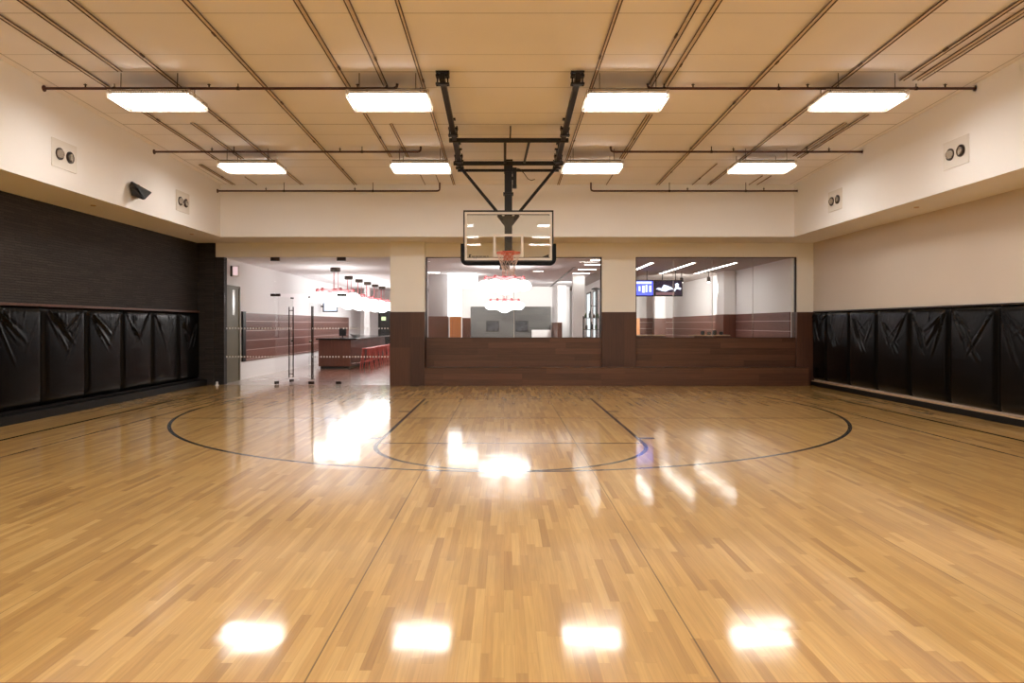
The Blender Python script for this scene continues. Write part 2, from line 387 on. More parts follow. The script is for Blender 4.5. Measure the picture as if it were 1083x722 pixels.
# ------------------------------------------------------------------ gym shell
struct('floor', MB().box(-8.6, 8.8, YB, 19.0, -.1, 0), 'floor', 'glossy maple strip court floor with black and thin red court lines', 'floor')
ce = MB()
ce.add([(-8.6, YB, zc(YB)), (8.8, YB, zc(YB)), (8.8, 19.3, zc(19.3)), (-8.6, 19.3, zc(19.3)),
        (-8.6, YB, zc(YB) + .2), (8.8, YB, zc(YB) + .2), (8.8, 19.3, zc(19.3) + .2), (-8.6, 19.3, zc(19.3) + .2)],
       [(0, 3, 2, 1), (4, 5, 6, 7), (0, 1, 5, 4), (1, 2, 6, 5), (2, 3, 7, 6), (3, 0, 4, 7)])
struct('ceiling', ce, 'ceiling', 'tan panelled gym ceiling above the court', 'ceiling')

def shell_box(x0, x1, y0, y1, z0, top):
    """box whose top follows the ceiling slope (buried 0.05 in it)"""
    m = MB()
    m.add([(x0, y0, z0), (x1, y0, z0), (x1, y1, z0), (x0, y1, z0), (x0, y0, zc(y0) + .05), (x1, y0, zc(y0) + .05), (x1, y1, zc(y1) + .05), (x0, y1, zc(y1) + .05)],
          [(0, 3, 2, 1), (4, 5, 6, 7), (0, 1, 5, 4), (1, 2, 6, 5), (2, 3, 7, 6), (3, 0, 4, 7)])
    return m
struct('wall_upper_left', shell_box(-8.6, XL, YB, 19.0, SZ, 0), 'paint', 'cream upper bulkhead along the left side of the court', 'wall')
struct('wall_upper_right', shell_box(XR, 8.8, YB, 19.0, SZ, 0), 'paint', 'cream upper bulkhead along the right side of the court', 'wall')
struct('wall_upper_far', shell_box(XL, XR, HY, 19.0, SZ, 0), 'paint', 'cream bulkhead across the far end above the glass', 'wall')
struct('wall_left', MB().box(WL - .3, WL, YB, 19.3, 0, SZ), 'stone', 'dark stacked-stone wall on the left', 'wall')
struct('wall_right', MB().box(WR, WR + .43, YB, 19.0, 0, SZ), 'paint_shaded', 'painted wall on the right above the black pads, darkened for soffit shade', 'wall')
struct('wall_back', MB().box(-8.6, 8.8, YB - .2, YB, 0, 6.2), 'paint', 'cream wall behind the viewpoint', 'wall')
# stone end column beside the glass entrance
struct('trim_1', MB().box(WL, -7.86, 19.0, 19.3, 0, SZ), 'stone', 'dark stone column at the far left corner', 'column', bevel=.01)
struct('trim_2', MB().box(-7.86, -7.60, 19.07, 19.28, 0, BZ), 'stone', 'narrow dark stone jamb beside the glass entrance', 'jamb', bevel=.006)
# far wall: header strip, piers, upper parts painted, lower parts walnut
fw = MB()
fw.box(-7.80, 8.8, 19.0, 19.3, BZ - .01, SZ + .05)
fw.box(7.93, 8.8, 19.0, 19.3, 1.97, BZ - .01)
fw.box(2.65, 3.56, 18.98, 19.3, 1.97, BZ - .01)
fw.box(-3.03, -2.12, 18.72, 19.3, 1.97, SZ)
struct('wall_far', fw, 'paint_far', 'tan painted far wall with square piers between the windows', 'wall')
struct('trim_3', MB().box(-3.04, -2.11, 18.70, 19.3, 0, 1.97), 'walnut_v', 'walnut cladding on the lower half of the pier beside the entrance', 'pier cladding', bevel=.006)
struct('trim_4', MB().box(2.64, 3.57, 18.96, 19.3, .485, 1.97), 'walnut_v', 'walnut cladding on the lower half of the pier between the two windows', 'pier cladding', bevel=.006)
struct('trim_5', MB().box(7.9, WR, 18.94, 19.3, 0, 1.97), 'walnut_v', 'walnut cladding in the far right corner', 'pier cladding', bevel=.006)
struct('trim_6', MB().box(-2.11, 2.64, 19.06, 19.3, 0, 1.27), 'walnut_h', 'horizontal walnut boards under the wide centre window', 'panelling', bevel=.005)
struct('trim_7', MB().box(3.57, 7.9, 19.06, 19.3, 0, 1.27), 'walnut_h', 'horizontal walnut boards under the right window', 'panelling', bevel=.005)

# long walnut bench
b = empty('bench', (3.1, 18.9, 0), 'long low walnut plank bench running under both windows', 'bench')
MB().box(-2.11 - 3.1, WR - .25 - 3.1, -.20, -.17, 0.0, .445).build('front_panel', 'walnut_h', b, bevel=.004)
MB().box(-2.11 - 3.1, WR - .25 - 3.1, -.21, .155, .445, .485).build('seat', 'walnut_h', b, bevel=.006)

# window glazing: pane structure with frame and joints
def win(n, x0, x1, joints, label):
    fr = MB()
    fr.box(x0, x0 + .035, 19.05, 19.13, 1.27, 3.47); fr.box(x1 - .035, x1, 19.05, 19.13, 1.27, 3.47)
    fr.box(x0, x1, 19.05, 19.13, 3.44, 3.47); fr.box(x0, x1, 19.05, 19.13, 1.27, 1.285)
    o = fr.build('window_%d' % n, 'dark_bronze'); tag(o, label, 'window', None, 'structure')
    xs = [x0 + .035] + joints + [x1 - .035]
    for a, c in zip(xs[:-1], xs[1:]):
        MB().box(a + .004, c - .004, 19.085, 19.097, 1.285, 3.44).build('glass_pane', 'glass', o)
    for j in joints:
        MB().box(j - .006, j + .006, 19.083, 19.099, 1.285, 3.44).build('joint_strip', 'chrome', o)
    return o
win(1, -2.12, 2.65, [.27], 'wide centre window in a thin dark frame behind the hoop')
win(2, 3.56, 7.93, [4.6, 5.66, 6.76], 'right window of four glass panes looking onto the screens')

# side skirting and rails along the padded walls
bl = MB().box(WL, -8.02, YB, 18.99, 0, .15)
struct('baseboard_left', bl, 'black_rubber', 'black kick board under the left wall pads', 'baseboard', bevel=.008)
br_ = MB().box(8.25, WR, YB, 18.9, 0, .115)
struct('baseboard_right', br_, 'black_rubber', 'black kick board under the right wall pads', 'baseboard', bevel=.008)
struct('trim_8', MB().box(8.27, WR, YB, 18.9, .115, .135), 'pale_ledge', 'pale strip showing between the right pads and the kick board', 'trim')
struct('trim_9', MB().box(WL, WL + .085, YB, 18.99, 1.955, 2.0), 'rail_brown', 'brown rail along the top of the left wall pads', 'rail', bevel=.004)
struct('trim_10', MB().box(WR - .05, WR, YB, 18.9, 1.965, 1.99), 'dark_bronze', 'thin dark rail along the top of the right wall pads', 'rail')

# ------------------------------------------------------------------ wall pads
def pad(side, y0, y1, seed, label, group):
    rnd = random.Random(seed)
    nu, nv = 44, 74
    z0, z1 = (.19, 1.95) if side < 0 else (.165, 1.962)
    W = y1 - y0 - .012; H = z1 - z0
    folds = []; dom = 0 if side < 0 else 1
    if rnd.random() < .2: dom = 1 - dom
    for c in (0, 1):
        for k in range(rnd.randint(4, 6) if c == dom else rnd.randint(1, 3)):
            ue = (.30 + .42 * rnd.random()) if c == 0 else (.28 + .45 * rnd.random())
            ve = .42 + .33 * rnd.random()
            us = c + (.1 * rnd.random() if c == 0 else -.1 * rnd.random())
            folds.append((us, 1.0 - .03 * rnd.random(), ue, ve, .008 + .014 * rnd.random(), .013 + .017 * rnd.random(), 0))
    for k in range(rnd.randint(4, 7)):   # short hanging puckers along the top
        us = .1 + .8 * rnd.random()
        folds.append((us, 1.0, us + rnd.uniform(-.12, .12), .72 + .15 * rnd.random(), .006 + .008 * rnd.random(), .012 + .012 * rnd.random(), 0))
    def depth(u, v):
        e = min(u, 1 - u) * W; f = min(v, 1 - v) * H
        d = .085 * (1 - math.exp(-e / .035)) * (1 - math.exp(-f / .03))
        d += .022 * math.sin(PI * u) * (1 - v) ** .8 * (1 - math.exp(-f / .08)) * 1.6
        for us, vs, ue, ve, A, w, _ in folds:
            ax, ay, bx, by = us * W, vs * H, ue * W, ve * H
            dx, dy = bx - ax, by - ay; LL = dx * dx + dy * dy
            t = ((u * W - ax) * dx + (v * H - ay) * dy) / LL
            tc = max(0, min(1, t)); px, py = ax + dx * tc, ay + dy * tc
            q = ((u * W - px) ** 2 + (v * H - py) ** 2) ** .5
            ww = w * (.6 + .9 * tc); s = (q / ww) ** 2
            fade = math.sin(PI * min(1, .12 + tc * .88)) ** .7 if tc < 1 else 0
            d += A * (math.exp(-s) - .55 * math.exp(-(q / ww - 1.5) ** 2 * 2)) * fade
        return max(d, .004)
    vs = []; fs = []
    bx = (WL + .002) if side < 0 else (WR - .002)
    back = (WL if side < 0 else WR)
    for j in range(nv + 1):
        v = j / nv
        for i in range(nu + 1):
            u = i / nu
            vs.append((bx - side * (depth(u, v) + (.02 if side < 0 else 0)), y0 + .006 + u * W, z0 + v * H))
    nb = len(vs)
    for j in range(nv):
        for i in range(nu):
            a = j * (nu + 1) + i; fs.append((a, a + 1, a + nu + 2, a + nu + 1))
    # rim back to the wall
    loop = [i for i in range(nu + 1)] + [j * (nu + 1) + nu for j in range(1, nv + 1)] + [nv * (nu + 1) + i for i in range(nu - 1, -1, -1)] + [j * (nu + 1) for j in range(nv - 1, 0, -1)]
    for l in loop: vs.append((back - side * .001, vs[l][1], vs[l][2]))
    m = len(loop)
    for i in range(m): fs.append((loop[i], loop[(i + 1) % m], nb + (i + 1) % m, nb + i))
    fs.append(tuple(nb + i for i in range(m)))
    cy = (y0 + y1) / 2; bxm = back
    mb = MB().add([(x - bxm, y - cy, z - z0) for x, y, z in vs], fs)
    o = mb.build('wall_pad', 'vinyl', None, smooth=True, loc=(bxm, cy, z0))
    tag(o, label, 'wall pad', group)
    return o
ordn = ['first', 'second', 'third', 'fourth', 'fifth', 'sixth', 'seventh', 'eighth']
sl = [11.22, 12.5, 13.8, 15.1, 16.4, 17.7, 18.97]
gL = 'black vinyl pads on the left wall'
LL_ = ['large black vinyl wall pad at the left picture edge, nearest on the stone wall',
      'black vinyl wall pad, second from the left picture edge, with one long diagonal crease',
      'black vinyl wall pad third from the left picture edge, with deep shiny creases',
      'black vinyl wall pad, fourth from the left picture edge, on the stone wall',
      'narrow-looking black vinyl wall pad, next but one to the stone end column',
      'farthest black vinyl wall pad on the left, right beside the stone end column']
for i in range(6): pad(-1, sl[i], sl[i + 1], 11 + i, LL_[i], gL)
srr = [10.45, 11.8, 13.1, 14.36, 15.65, 16.9, 18.1, 18.92]
gR = 'black vinyl pads on the right wall'
LR_ = ['black vinyl wall pad cut off by the right picture edge',
      'wide black vinyl wall pad with long diagonal folds, second from the right picture edge',
      'black vinyl wall pad with a bunched top corner, third from the right picture edge',
      'black vinyl wall pad mid-row on the right wall, fourth from the picture edge',
      'black vinyl wall pad on the right wall, fifth from the right picture edge',
      'black vinyl wall pad sagging in a pointed fold, second from the far right corner',
      'farthest black vinyl wall pad on the right, beside the walnut corner panel']
for i in range(7): pad(1, srr[i], srr[i + 1], 41 + i, LR_[i], gR)

# ------------------------------------------------------------------ ceiling lights
def make_light(name='gym_ceiling_light'):
    w, d = 1.22, .64
    t = empty(name, (0, 0, 0))
    # origin: centre of lens, z = lens plane
    MB().box(-w / 2 + .04, w / 2 - .04, -d / 2 + .03, d / 2 - .03, 0, .026).build('diffuser', 'lens', t)
    h = MB()
    h.box(-w / 2 + .02, w / 2 - .02, -d / 2 + .02, d / 2 - .02, .026, .055)
    h.box(-w / 2 + .14, w / 2 - .14, -d / 2 + .1, d / 2 - .1, .055, .085)
    h.build('housing', 'white_steel', t, bevel=.006)
    g = MB(); gz0, gz1 = -.03, .085
    for sy in (-1, 1):
        for z in (gz0, .03, gz1): g.bar((-w / 2, sy * d / 2, z), (w / 2, sy * d / 2, z), .006)
        n = 34
        for i in range(n + 1):
            x = -w / 2 + w * i / n; g.bar((x, sy * d / 2, gz0), (x, sy * d / 2, gz1), .005)
    for sx in (-1, 1):
        for z in (gz0, .03, gz1): g.bar((sx * w / 2, -d / 2, z), (sx * w / 2, d / 2, z), .006)
        n = 22
        for i in range(1, n):
            y = -d / 2 + d * i / n; g.bar((sx * w / 2, y, gz0), (sx * w / 2, y, gz1), .005)
    for i in range(1, 9):
        y = -d / 2 + d * i / 9; g.bar((-w / 2, y, gz0), (w / 2, y, gz0), .003)
    for i in range(1, 13):
        x = -w / 2 + w * i / 13; g.bar((x, -d / 2, gz0), (x, d / 2, gz0), .003)
    g.build('wire_guard', 'wire', t)
    for sy in (-1, 1):
        MB().box(-w / 2 + .04, w / 2 - .04, sy * (d / 2 - .03) - .02, sy * (d / 2 - .03) + .02, .085, .105).build('mounting_bar', 'dark_bronze', t)
    for sx in (-1, 1):
        for sy in (-1, 1): MB().tube([(sx * .42, sy * (d / 2 - .03), .10), (sx * .42, sy * (d / 2 - .03), HANG)], .006, 6).build('hanger_rod', 'dark_bronze', t)
    return t
lights = []
def rows():
    names = ['far left', 'left-centre', 'right-centre', 'far right']
    xs1 = [-5.27, -1.73, 1.84, 5.39]
    for ri, (yc, z) in enumerate(((10.72, 5.02), (14.72, 4.90))):
        for i, x in enumerate(xs1):
            yield x + (.0 if ri == 0 else .0), yc, z, ('%s light of the four in the nearer row of caged ceiling lights' if ri == 0 else '%s light of the four in the farther row of caged ceiling lights') % names[i], 'caged rectangular gym lights'
    for yc in (6.2, 2.0, -2.6, -6.6):
        for i, x in enumerate(xs1):
            yield x, yc, 5.08 + .03 * (10.8 - yc) , 'caged ceiling light behind the picture edge, seen only as a reflection', 'caged gym lights out of the frame'
HANG = .34
proto = make_light()
for n_, (x, y, z, lab, grp) in enumerate(rows()):
    t = proto if n_ == 0 else copy_tree(proto)
    t.location = (x, y, z); t.rotation_euler = (math.atan(-.03), 0, 0)
    tag(t, lab, 'ceiling light', grp)

# ------------------------------------------------------------------ electrical conduits
def conduit(x, y0, y1, label, n=2, gap=.062, x1=None, seed=0):
    rnd = random.Random(seed + int(abs(x) * 100))
    zr = .022
    t = empty('electrical_conduit', (x, y0, zc(y0) - zr), label, 'conduit', 'conduits along the gym ceiling')
    xe = x if x1 is None else x1
    ext = y1 - y0
    for q in range(n):
        off = (q - (n - 1) / 2) * gap
        a = (off, 0, 0); b_ = (xe - x + off, ext, -.03 * ext)
        MB().tube([a, b_], .0085, 8).build('conduit_pipe', 'conduit', t)
    # tan cover strip between the pipes and dark couplings
    s_ = MB(); s_.bar((0, 0, .010), (xe - x, ext, -.03 * ext + .010), gap * (n - 1) * .55 + .004, .018); s_.build('cover_strip', 'conduit_tan', t)
    k = 1.0 + rnd.random()
    while k < ext - .1:
        off = (rnd.randrange(n) - (n - 1) / 2) * gap
        p = Vector((off + (xe - x) * k / ext, k, -.03 * k)); MB().tube([p, p + Vector((0, .10, -.003))], .0165, 8).build('coupling', 'conduit', t); k += 1.6 + 1.4 * rnd.random()
    return t
Y0 = 6.0
def X_at(px, y): return (px - 533) / 743 * y
cond = [
 (-5.63, Y0, 17.68, 2, 'paired ceiling conduit that passes just left of the far left light of the nearer row'),
 ]
def solve(px, py):
    # point of the ceiling plane seen at the pixel: (343-py)/743*d = zc(d)-1.635
    a = (343 - py) / 743; d = (5.16 + .03 * 17.8 - 1.635) / (a + .03); return X_at(px, d), d
def run(pa, pb, n, label, ya=None, yb=None, gap=.062, seed=0):
    (xa, da), (xb, db) = solve(*pa), solve(*pb)
    s = (xb - xa) / (db - da)
    x = (xa + xb) / 2
    ya = da if ya is None else ya; yb = db if yb is None else yb
    return conduit(x, ya, yb, label, n, gap, seed=seed)
run((0, 16.6), (116, 91), 2, 'leftmost paired conduit on the ceiling, ending at the far left light of the nearer row', Y0)
run((20.6, 0), (156, 93), 2, 'second paired conduit from the left, meeting the middle of the far left light', Y0, 10.35)
run((158, 120), (229, 168), 2, 'paired conduit linking the two far left ceiling lights', 11.25)
run((74, 0), (321, 194.5), 2, 'long paired conduit passing just right of the far left light of the nearer row', Y0, 17.65)
run((196, 0), (357, 173), 2, 'long paired conduit midway between the far left and left-centre lights', Y0, 17.65)
run((314, 0), (369, 91), 2, 'paired conduit ending at the left corner of the nearer left-centre light', Y0)
run((385.6, 119), (413.7, 165), 2, 'paired conduit linking the nearer left-centre light to the one behind it', gap=.045)
run((367, 0), (408, 89.5), 2, 'paired conduit ending over the middle of the nearer left-centre light', Y0)
run((420, 0), (480, 193), 2, 'long conduit between the left-centre lights and the hoop rail', Y0, 17.65, gap=.04)
run((655.8, 0), (592, 190), 2, 'long conduit between the hoop rail and the right-centre lights', Y0, 17.65, gap=.04)
run((737, 0), (688, 90), 2, 'left of the two paired conduits meeting at the nearer right-centre light', Y0)
run((760, 0), (703.5, 90), 2, 'right of the two paired conduits meeting at the nearer right-centre light', Y0)
run((687, 120), (657.5, 166.7), 3, 'triple conduit linking the nearer right-centre light to the one behind it', gap=.05)
run((878.6, 0), (700, 191), 2, 'long paired conduit midway between the right-centre and far right lights', Y0, 17.65)
run((997, 0), (877, 94), 2, 'paired conduit passing the left end of the nearer far right light', Y0, 17.65)
run((1075, 0), (951, 87), 2, 'left of the paired conduits running to the top right of the ceiling', Y0, 10.7)
run((1083, 9), (963, 90), 3, 'triple conduit running to the top right corner of the picture', Y0, 10.7, gap=.075)
run((203, 129), (257, 167), 2, 'short paired conduit hanging between the two far left lights, right of the linking one')
run((211, 173), (248, 194.4), 2, 'short paired conduit left of the far left light in the farther row')
run((258, 186), (272, 194), 1, 'stub of conduit behind the far left light of the farther row', yb=17.65)
run((412, 130), (433, 165), 2, 'short conduit in front of the farther left-centre light', gap=.045)
run((445.3, 184), (449.5, 195), 1, 'left stub of conduit behind the farther left-centre light', yb=17.65)
run((461.0, 184), (465.3, 195), 1, 'right stub of conduit behind the farther left-centre light', yb=17.65)
run((647, 184), (641.7, 195), 1, 'stub of conduit behind the farther right-centre light', yb=17.65)
run((893, 129), (841, 164), 2, 'left of two conduits linking the far right lights')
run((917, 120), (845, 166), 2, 'right of two conduits linking the far right lights')
run((758, 172), (733.6, 193.5), 1, 'short single conduit left of the farther far right light', yb=17.65)
run((806, 185), (793, 194), 1, 'left stub of conduit behind the farther far right light', yb=17.65)
run((815, 185), (802, 194), 1, 'right stub of conduit behind the farther far right light', yb=17.65)

# ------------------------------------------------------------------ sprinkler pipes
def sprinkler(xa, xb, y, z, label, up):
    """horizontal pipe from wall xa to free end xb with an upturned elbow"""
    t = empty('sprinkler_pipe', (xa, y, z), label, 'sprinkler pipe', 'dark red sprinkler pipes under the ceiling')
    L_ = xb - xa; s = 1 if L_ > 0 else -1; top = zc(y) - z
    e = L_ - s * .06
    MB().tube([(0, 0, 0), (e, 0, 0), (e + s * .035, 0, .01), (e + s * .055, 0, .03), (e + s * .06, 0, .06), (e + s * .06, 0, top)], .021, 10).build('pipe', 'sprinkler', t, smooth=True)
    MB().lathe([(.05, 0), (.05, .012), (.03, .02)], (0, 0, 0), 'x').build('wall_flange', 'sprinkler', t)
    for f in up:
        x = L_ * f
        h = MB(); h.tube([(x, 0, 0), (x, 0, top)], .009, 6); h.lathe([(.028, -.02), (.028, .02)], (x, 0, 0), 'x', 12)
        h.build('pipe_hanger', 'dark_bronze', t)
    for f in up:
        x = L_ * f - s * .45
        h = MB(); h.lathe([(.012, 0), (.012, .035), (.028, .037), (.028, .041), (.008, .045), (.006, .075)], (x, 0, .018), 'z', 10)
        h.build('sprinkler_head', 'dark_bronze', t)
    return t
PA, PB_, PC = 10.9, 14.33, 17.5
sprinkler(XL, X_at(420, PA) , PA, 5.295, 'nearest dark red sprinkler pipe crossing the left side of the ceiling', [.2, .55, .97])
sprinkler(XR, X_at(685, PA), PA, 5.295, 'nearest dark red sprinkler pipe crossing the right side of the ceiling', [.18, .6, .95])
sprinkler(XL, X_at(445, PB_), PB_, 5.155, 'middle dark red sprinkler pipe on the left side of the ceiling', [.3, .78])
sprinkler(XR, X_at(646, PB_), PB_, 5.155, 'middle dark red sprinkler pipe on the right side of the ceiling', [.22, .6])
sprinkler(XL, X_at(465, PC), PC, 4.96, 'farthest dark red sprinkler pipe on the left, just before the end wall', [.3, .7])
sprinkler(XR, X_at(625, PC), PC, 4.96, 'farthest dark red sprinkler pipe on the right, just before the end wall', [.25, .62])

# concealed sprinkler caps under the side bulkheads
for x, y, lab in ((-7.6, 13.0, 'small round cap in the underside of the left bulkhead'), (7.75, 13.2, 'small round cap in the underside of the right bulkhead'),
                  (-7.6, 17.1, 'small round cap in the underside of the left bulkhead near the far corner')):
    o = MB().lathe([(.045, .03), (.045, -.012), (.02, -.016)], (0, 0, 0)).build('concealed_sprinkler', 'pale_ledge', loc=(x, y, SZ)); tag(o, lab, 'sprinkler cap')

# ------------------------------------------------------------------ twin emergency spotlights in the bulkheads
def spots(side, y, z, label):
    face = XL if side < 0 else XR; s = -side     # s points into the room
    t = empty('twin_spotlight', (face, y, z), label, 'spotlight', 'recessed twin spotlights on the bulkheads')
    p = MB(); w, h, r = .32, .225, .095; n = 28
    # plate with two round holes: built as ring fans out to rectangles
    for cy in (-.135, .135):
        inner = [(s * .012, cy + r * math.cos(2 * PI * k / n), r * math.sin(2 * PI * k / n)) for k in range(n)]
        outer = []
        for k in range(n):
            a = 2 * PI * k / n; c, d = math.cos(a), math.sin(a)
            y0, y1 = (-w - cy, -cy) if cy < 0 else (-cy, w - cy)
            tt = min((y1 / c if c > 1e-6 else 1e9), (y0 / c if c < -1e-6 else 1e9), (h / abs(d) if abs(d) > 1e-6 else 1e9))
            outer.append((s * .012, cy + tt * c, tt * d))
        for qy in (y0, y1):
            for qz in (-h, h):
                kk = min(range(n), key=lambda q: (outer[q][1] - cy - qy) ** 2 + (outer[q][2] - qz) ** 2)
                outer[kk] = (s * .012, cy + qy, qz)
        vs = inner + outer + [(0.0, q[1], q[2]) for q in outer]
        p.add(vs, [(k, (k + 1) % n, n + (k + 1) % n, n + k) for k in range(n)] + [(n + k, n + (k + 1) % n, 2 * n + (k + 1) % n, 2 * n + k) for k in range(n)])
    p.build('face_plate', 'white_steel', t)
    for cy in (-.135, .135):
        MB().lathe([(.088, .002 * s), (.088, .03 * s), (.097, .03 * s), (.097, .008 * s)], (0, cy, 0), 'x', 28).build('trim_ring', 'dark_bronze', t, smooth=True)
        hd = MB().lathe([(.06, -.0), (.074, .025), (.076, .05), (.066, .05), (.062, .04), (.03, .034), (.004, .04)], (0, 0, 0), 'x', 28).build('lamp_head', 'lamp_glass', t, smooth=True)
        hd.location = (s * .004, cy, 0); hd.rotation_euler = (0, R(0), R(180 if s < 0 else 0) + R(18 if cy > 0 else -18) )
        hd.scale = (.9, .9, .9)
    return t
spots(-1, 11.4, 4.37, 'nearer twin spotlight plate on the left bulkhead')
spots(-1, 15.6, 4.35, 'farther twin spotlight plate on the left bulkhead, right of the black speaker')
spots(1, 11.35, 4.41, 'nearer twin spotlight plate on the right bulkhead')
spots(1, 15.5, 4.37, 'farther twin spotlight plate on the right bulkhead')

# ------------------------------------------------------------------ wall speaker
sp = empty('wall_speaker', (XL, 13.61, 4.265), 'black wedge-shaped loudspeaker on the left bulkhead', 'speaker')
def hull(pts, name, m, parent, bevel=0):
    bm = bmesh.new()
    for p in pts: bm.verts.new(p)
    bmesh.ops.convex_hull(bm, input=bm.verts)
    bmesh.ops.delete(bm, geom=[v for v in bm.verts if not v.link_faces], context='VERTS')
    bmesh.ops.dissolve_limit(bm, angle_limit=R(2), verts=bm.verts, edges=bm.edges)
    me = bpy.data.meshes.new(name); bm.to_mesh(me); bm.free(); me.materials.append(M[m])
    o = bpy.data.objects.new(name, me); COL.objects.link(o); o.parent = parent
    if bevel:
        q = o.modifiers.new('bevel', 'BEVEL'); q.width = bevel; q.segments = 2
    return o
W0 = [(.05, -.25, .10), (.05, -.33, .0), (.05, -.25, -.18), (.05, .12, .05), (.05, .12, -.15), (.29, .06, -.06), (.29, -.24, -.265), (.20, -.28, -.12)]
hull(W0, 'cabinet', 'black_plastic', sp, .012)
GF = [(.292, .04, -.075), (.292, -.215, -.25), (.222, -.255, -.125), (.17, -.25, -.02), (.14, -.05, .01)]
hull([(p[0] + q * .006, p[1] - q * .006, p[2] + q * .004) for p in GF for q in (0, 1)], 'grille', 'mesh_black', sp)
MB().box(0, .06, -.05, .05, -.06, .08).build('wall_bracket', 'black_steel', sp, bevel=.004)

# ------------------------------------------------------------------ ceiling-hung basketball hoop
HB = 14.25                      # front face of the backboard
hp = empty('basketball_hoop', (CX, 14.5, 0), 'ceiling-hung basketball hoop with glass backboard on black steel frame', 'basketball hoop')
O = Vector((CX, 14.5, 0))
def L3(x, y, z): return (x, y - 14.5, z)            # x relative to court centre
def rz_(y): return 5.27 - .0823 * (y - 10.25)
for s in (-1, 1):
    MB().bar(L3(s * 1.0, 10.3, rz_(10.3)), L3(s * 1.0, 14.62, rz_(14.62)), .085, .085).build('rail', 'black_steel', hp, bevel=.006)
def clamp(x, y, w=.17):
    z = rz_(y); top = zc(y)
    c = MB(); c.box(x - w / 2, x + w / 2, y - 14.5 - .05, y - 14.5 + .05, z + .043, z + .075)
    c.box(x - w / 2, x + w / 2, y - 14.5 - .05, y - 14.5 + .05, z - .075, z - .048)
    for sx in (-1, 1):
        c.tube([(x + sx * w * .38, y - 14.5, z - .09), (x + sx * w * .38, y - 14.5, z + .11)], .012, 8)
    c.box(x - (.03 if y < 12 else .012), x + (.03 if y < 12 else .012), y - 14.5 - .02, y - 14.5 + .02, z + .08, top)
    q = .5 if y < 12 else .25; c.box(x - w * q, x + w * q, y - 14.5 - .05, y - 14.5 + .05, top - .02, top + .005)
    c.build('ceiling_clamp', 'black_steel', hp)
for s in (-1, 1):
    for y in (10.42, 12.58, 14.1, 14.5): clamp(s * 1.0, y, .2 if y < 12 else .17)
z1 = rz_(12.95); z2 = rz_(14.45)
MB().tube([L3(-1.1, 12.95, z1 - .02), L3(1.1, 12.95, z1 - .02)], .042, 14).build('crossbar', 'black_steel', hp, smooth=True)
MB().tube([L3(-1.12, 14.35, z2 - .0), L3(1.12, 14.35, z2 - .0)], .045, 14).build('crossbar', 'black_steel', hp, smooth=True)
MB().tube([L3(-1.05, 14.6, z2 - .09), L3(1.05, 14.6, z2 - .09)], .03, 12).build('crossbar', 'black_steel', hp, smooth=True)
MB().bar(L3(-.07, 12.95, z1 - .01), L3(-.07, 14.4, z2), .05).build('linking_bar', 'black_steel', hp)
MB().bar(L3(.38, 12.95, z1 - .01), L3(.32, 14.4, z2), .04).build('linking_bar', 'black_steel', hp)
MB().box(-.09, .09, -.13, .13, z2 - .16, z2 + .09).build('mast_bracket', 'black_steel', hp, bevel=.008)
MB().box(-.078, .078, -.078, .078, 2.98, z2 + .02).build('mast', 'black_steel', hp, bevel=.008)
MB().box(-.105, .105, -.1, .1, 4.30, 4.345).build('mast_collar', 'black_steel', hp, bevel=.005)
for s in (-1, 1):
    MB().tube([L3(s * .98, 14.5, z2 - .06), L3(s * .10, 14.5, 3.80)], .032, 12).build('brace', 'black_steel', hp, smooth=True)
pl = MB(); pl.add([(-.24, -.085, 3.86), (.24, -.085, 3.86), (.085, -.085, 3.66), (-.085, -.085, 3.66), (-.24, -.07, 3.86), (.24, -.07, 3.86), (.085, -.07, 3.66), (-.085, -.07, 3.66)],
     [(0, 1, 2, 3), (4, 7, 6, 5), (0, 4, 5, 1), (1, 5, 6, 2), (2, 6, 7, 3), (3, 7, 4, 0)]); pl.build('gusset_plate', 'black_steel', hp)
MB().tube([L3(.02, 12.93, z1 - .02), L3(.03, 12.97, z1 + .12), L3(.03, 13.0, zc(13) + .01)], .012, 8).build('hoist_cable', 'dark_bronze', hp)
# height-adjuster actuator and its cable
act = MB(); act.box(.09, .17, -.05, .05, 4.50, z2 - .06); act.tube([(.13, 0, 4.44), (.13, 0, 4.52)], .045, 12); act.box(.078, .17, -.03, .03, 4.62, 4.68)
act.build('actuator', 'black_steel', hp, bevel=.004)
MB().tube([(.15, 0, 4.86), (.24, 0, 4.84), (.32, .01, 4.76), (.40, .02, 4.65), (.47, .02, 4.61), (.55, 0, 4.63)], .008, 6).build('power_cable', 'black_plastic', hp, smooth=True)
# backboard
bw, bz0, bz1 = .915, 2.90, 3.95
yb_ = HB - 14.5
gl = MB().box(-bw + .03, bw - .03, yb_ + .0, yb_ + .012, bz0 + .03, bz1 - .03).build('backboard_glass', 'board_glass', hp)
fr = MB()
for (x0, x1, a, c) in ((-bw, bw, bz1 - .035, bz1), (-bw, bw, bz0, bz0 + .035), (-bw, -bw + .03, bz0, bz1), (bw - .03, bw, bz0, bz1)):
    fr.box(x0, x1, yb_ - .006, yb_ + .05, a, c)
fr.build('backboard_frame', 'black_steel', hp, bevel=.003)
wl = MB()
for (x0, x1, a, c) in ((-bw + .03, bw - .03, bz1 - .08, bz1 - .035), (-bw + .03, bw - .03, bz0 + .035, bz0 + .085), (-bw + .03, -bw + .075, bz0 + .085, bz1 - .08), (bw - .075, bw - .03, bz0 + .085, bz1 - .08)):
    wl.box(x0, x1, yb_ - .002, yb_ - .0002, a, c)
wl.build('border_line', 'white_line', gl)
tg = MB()
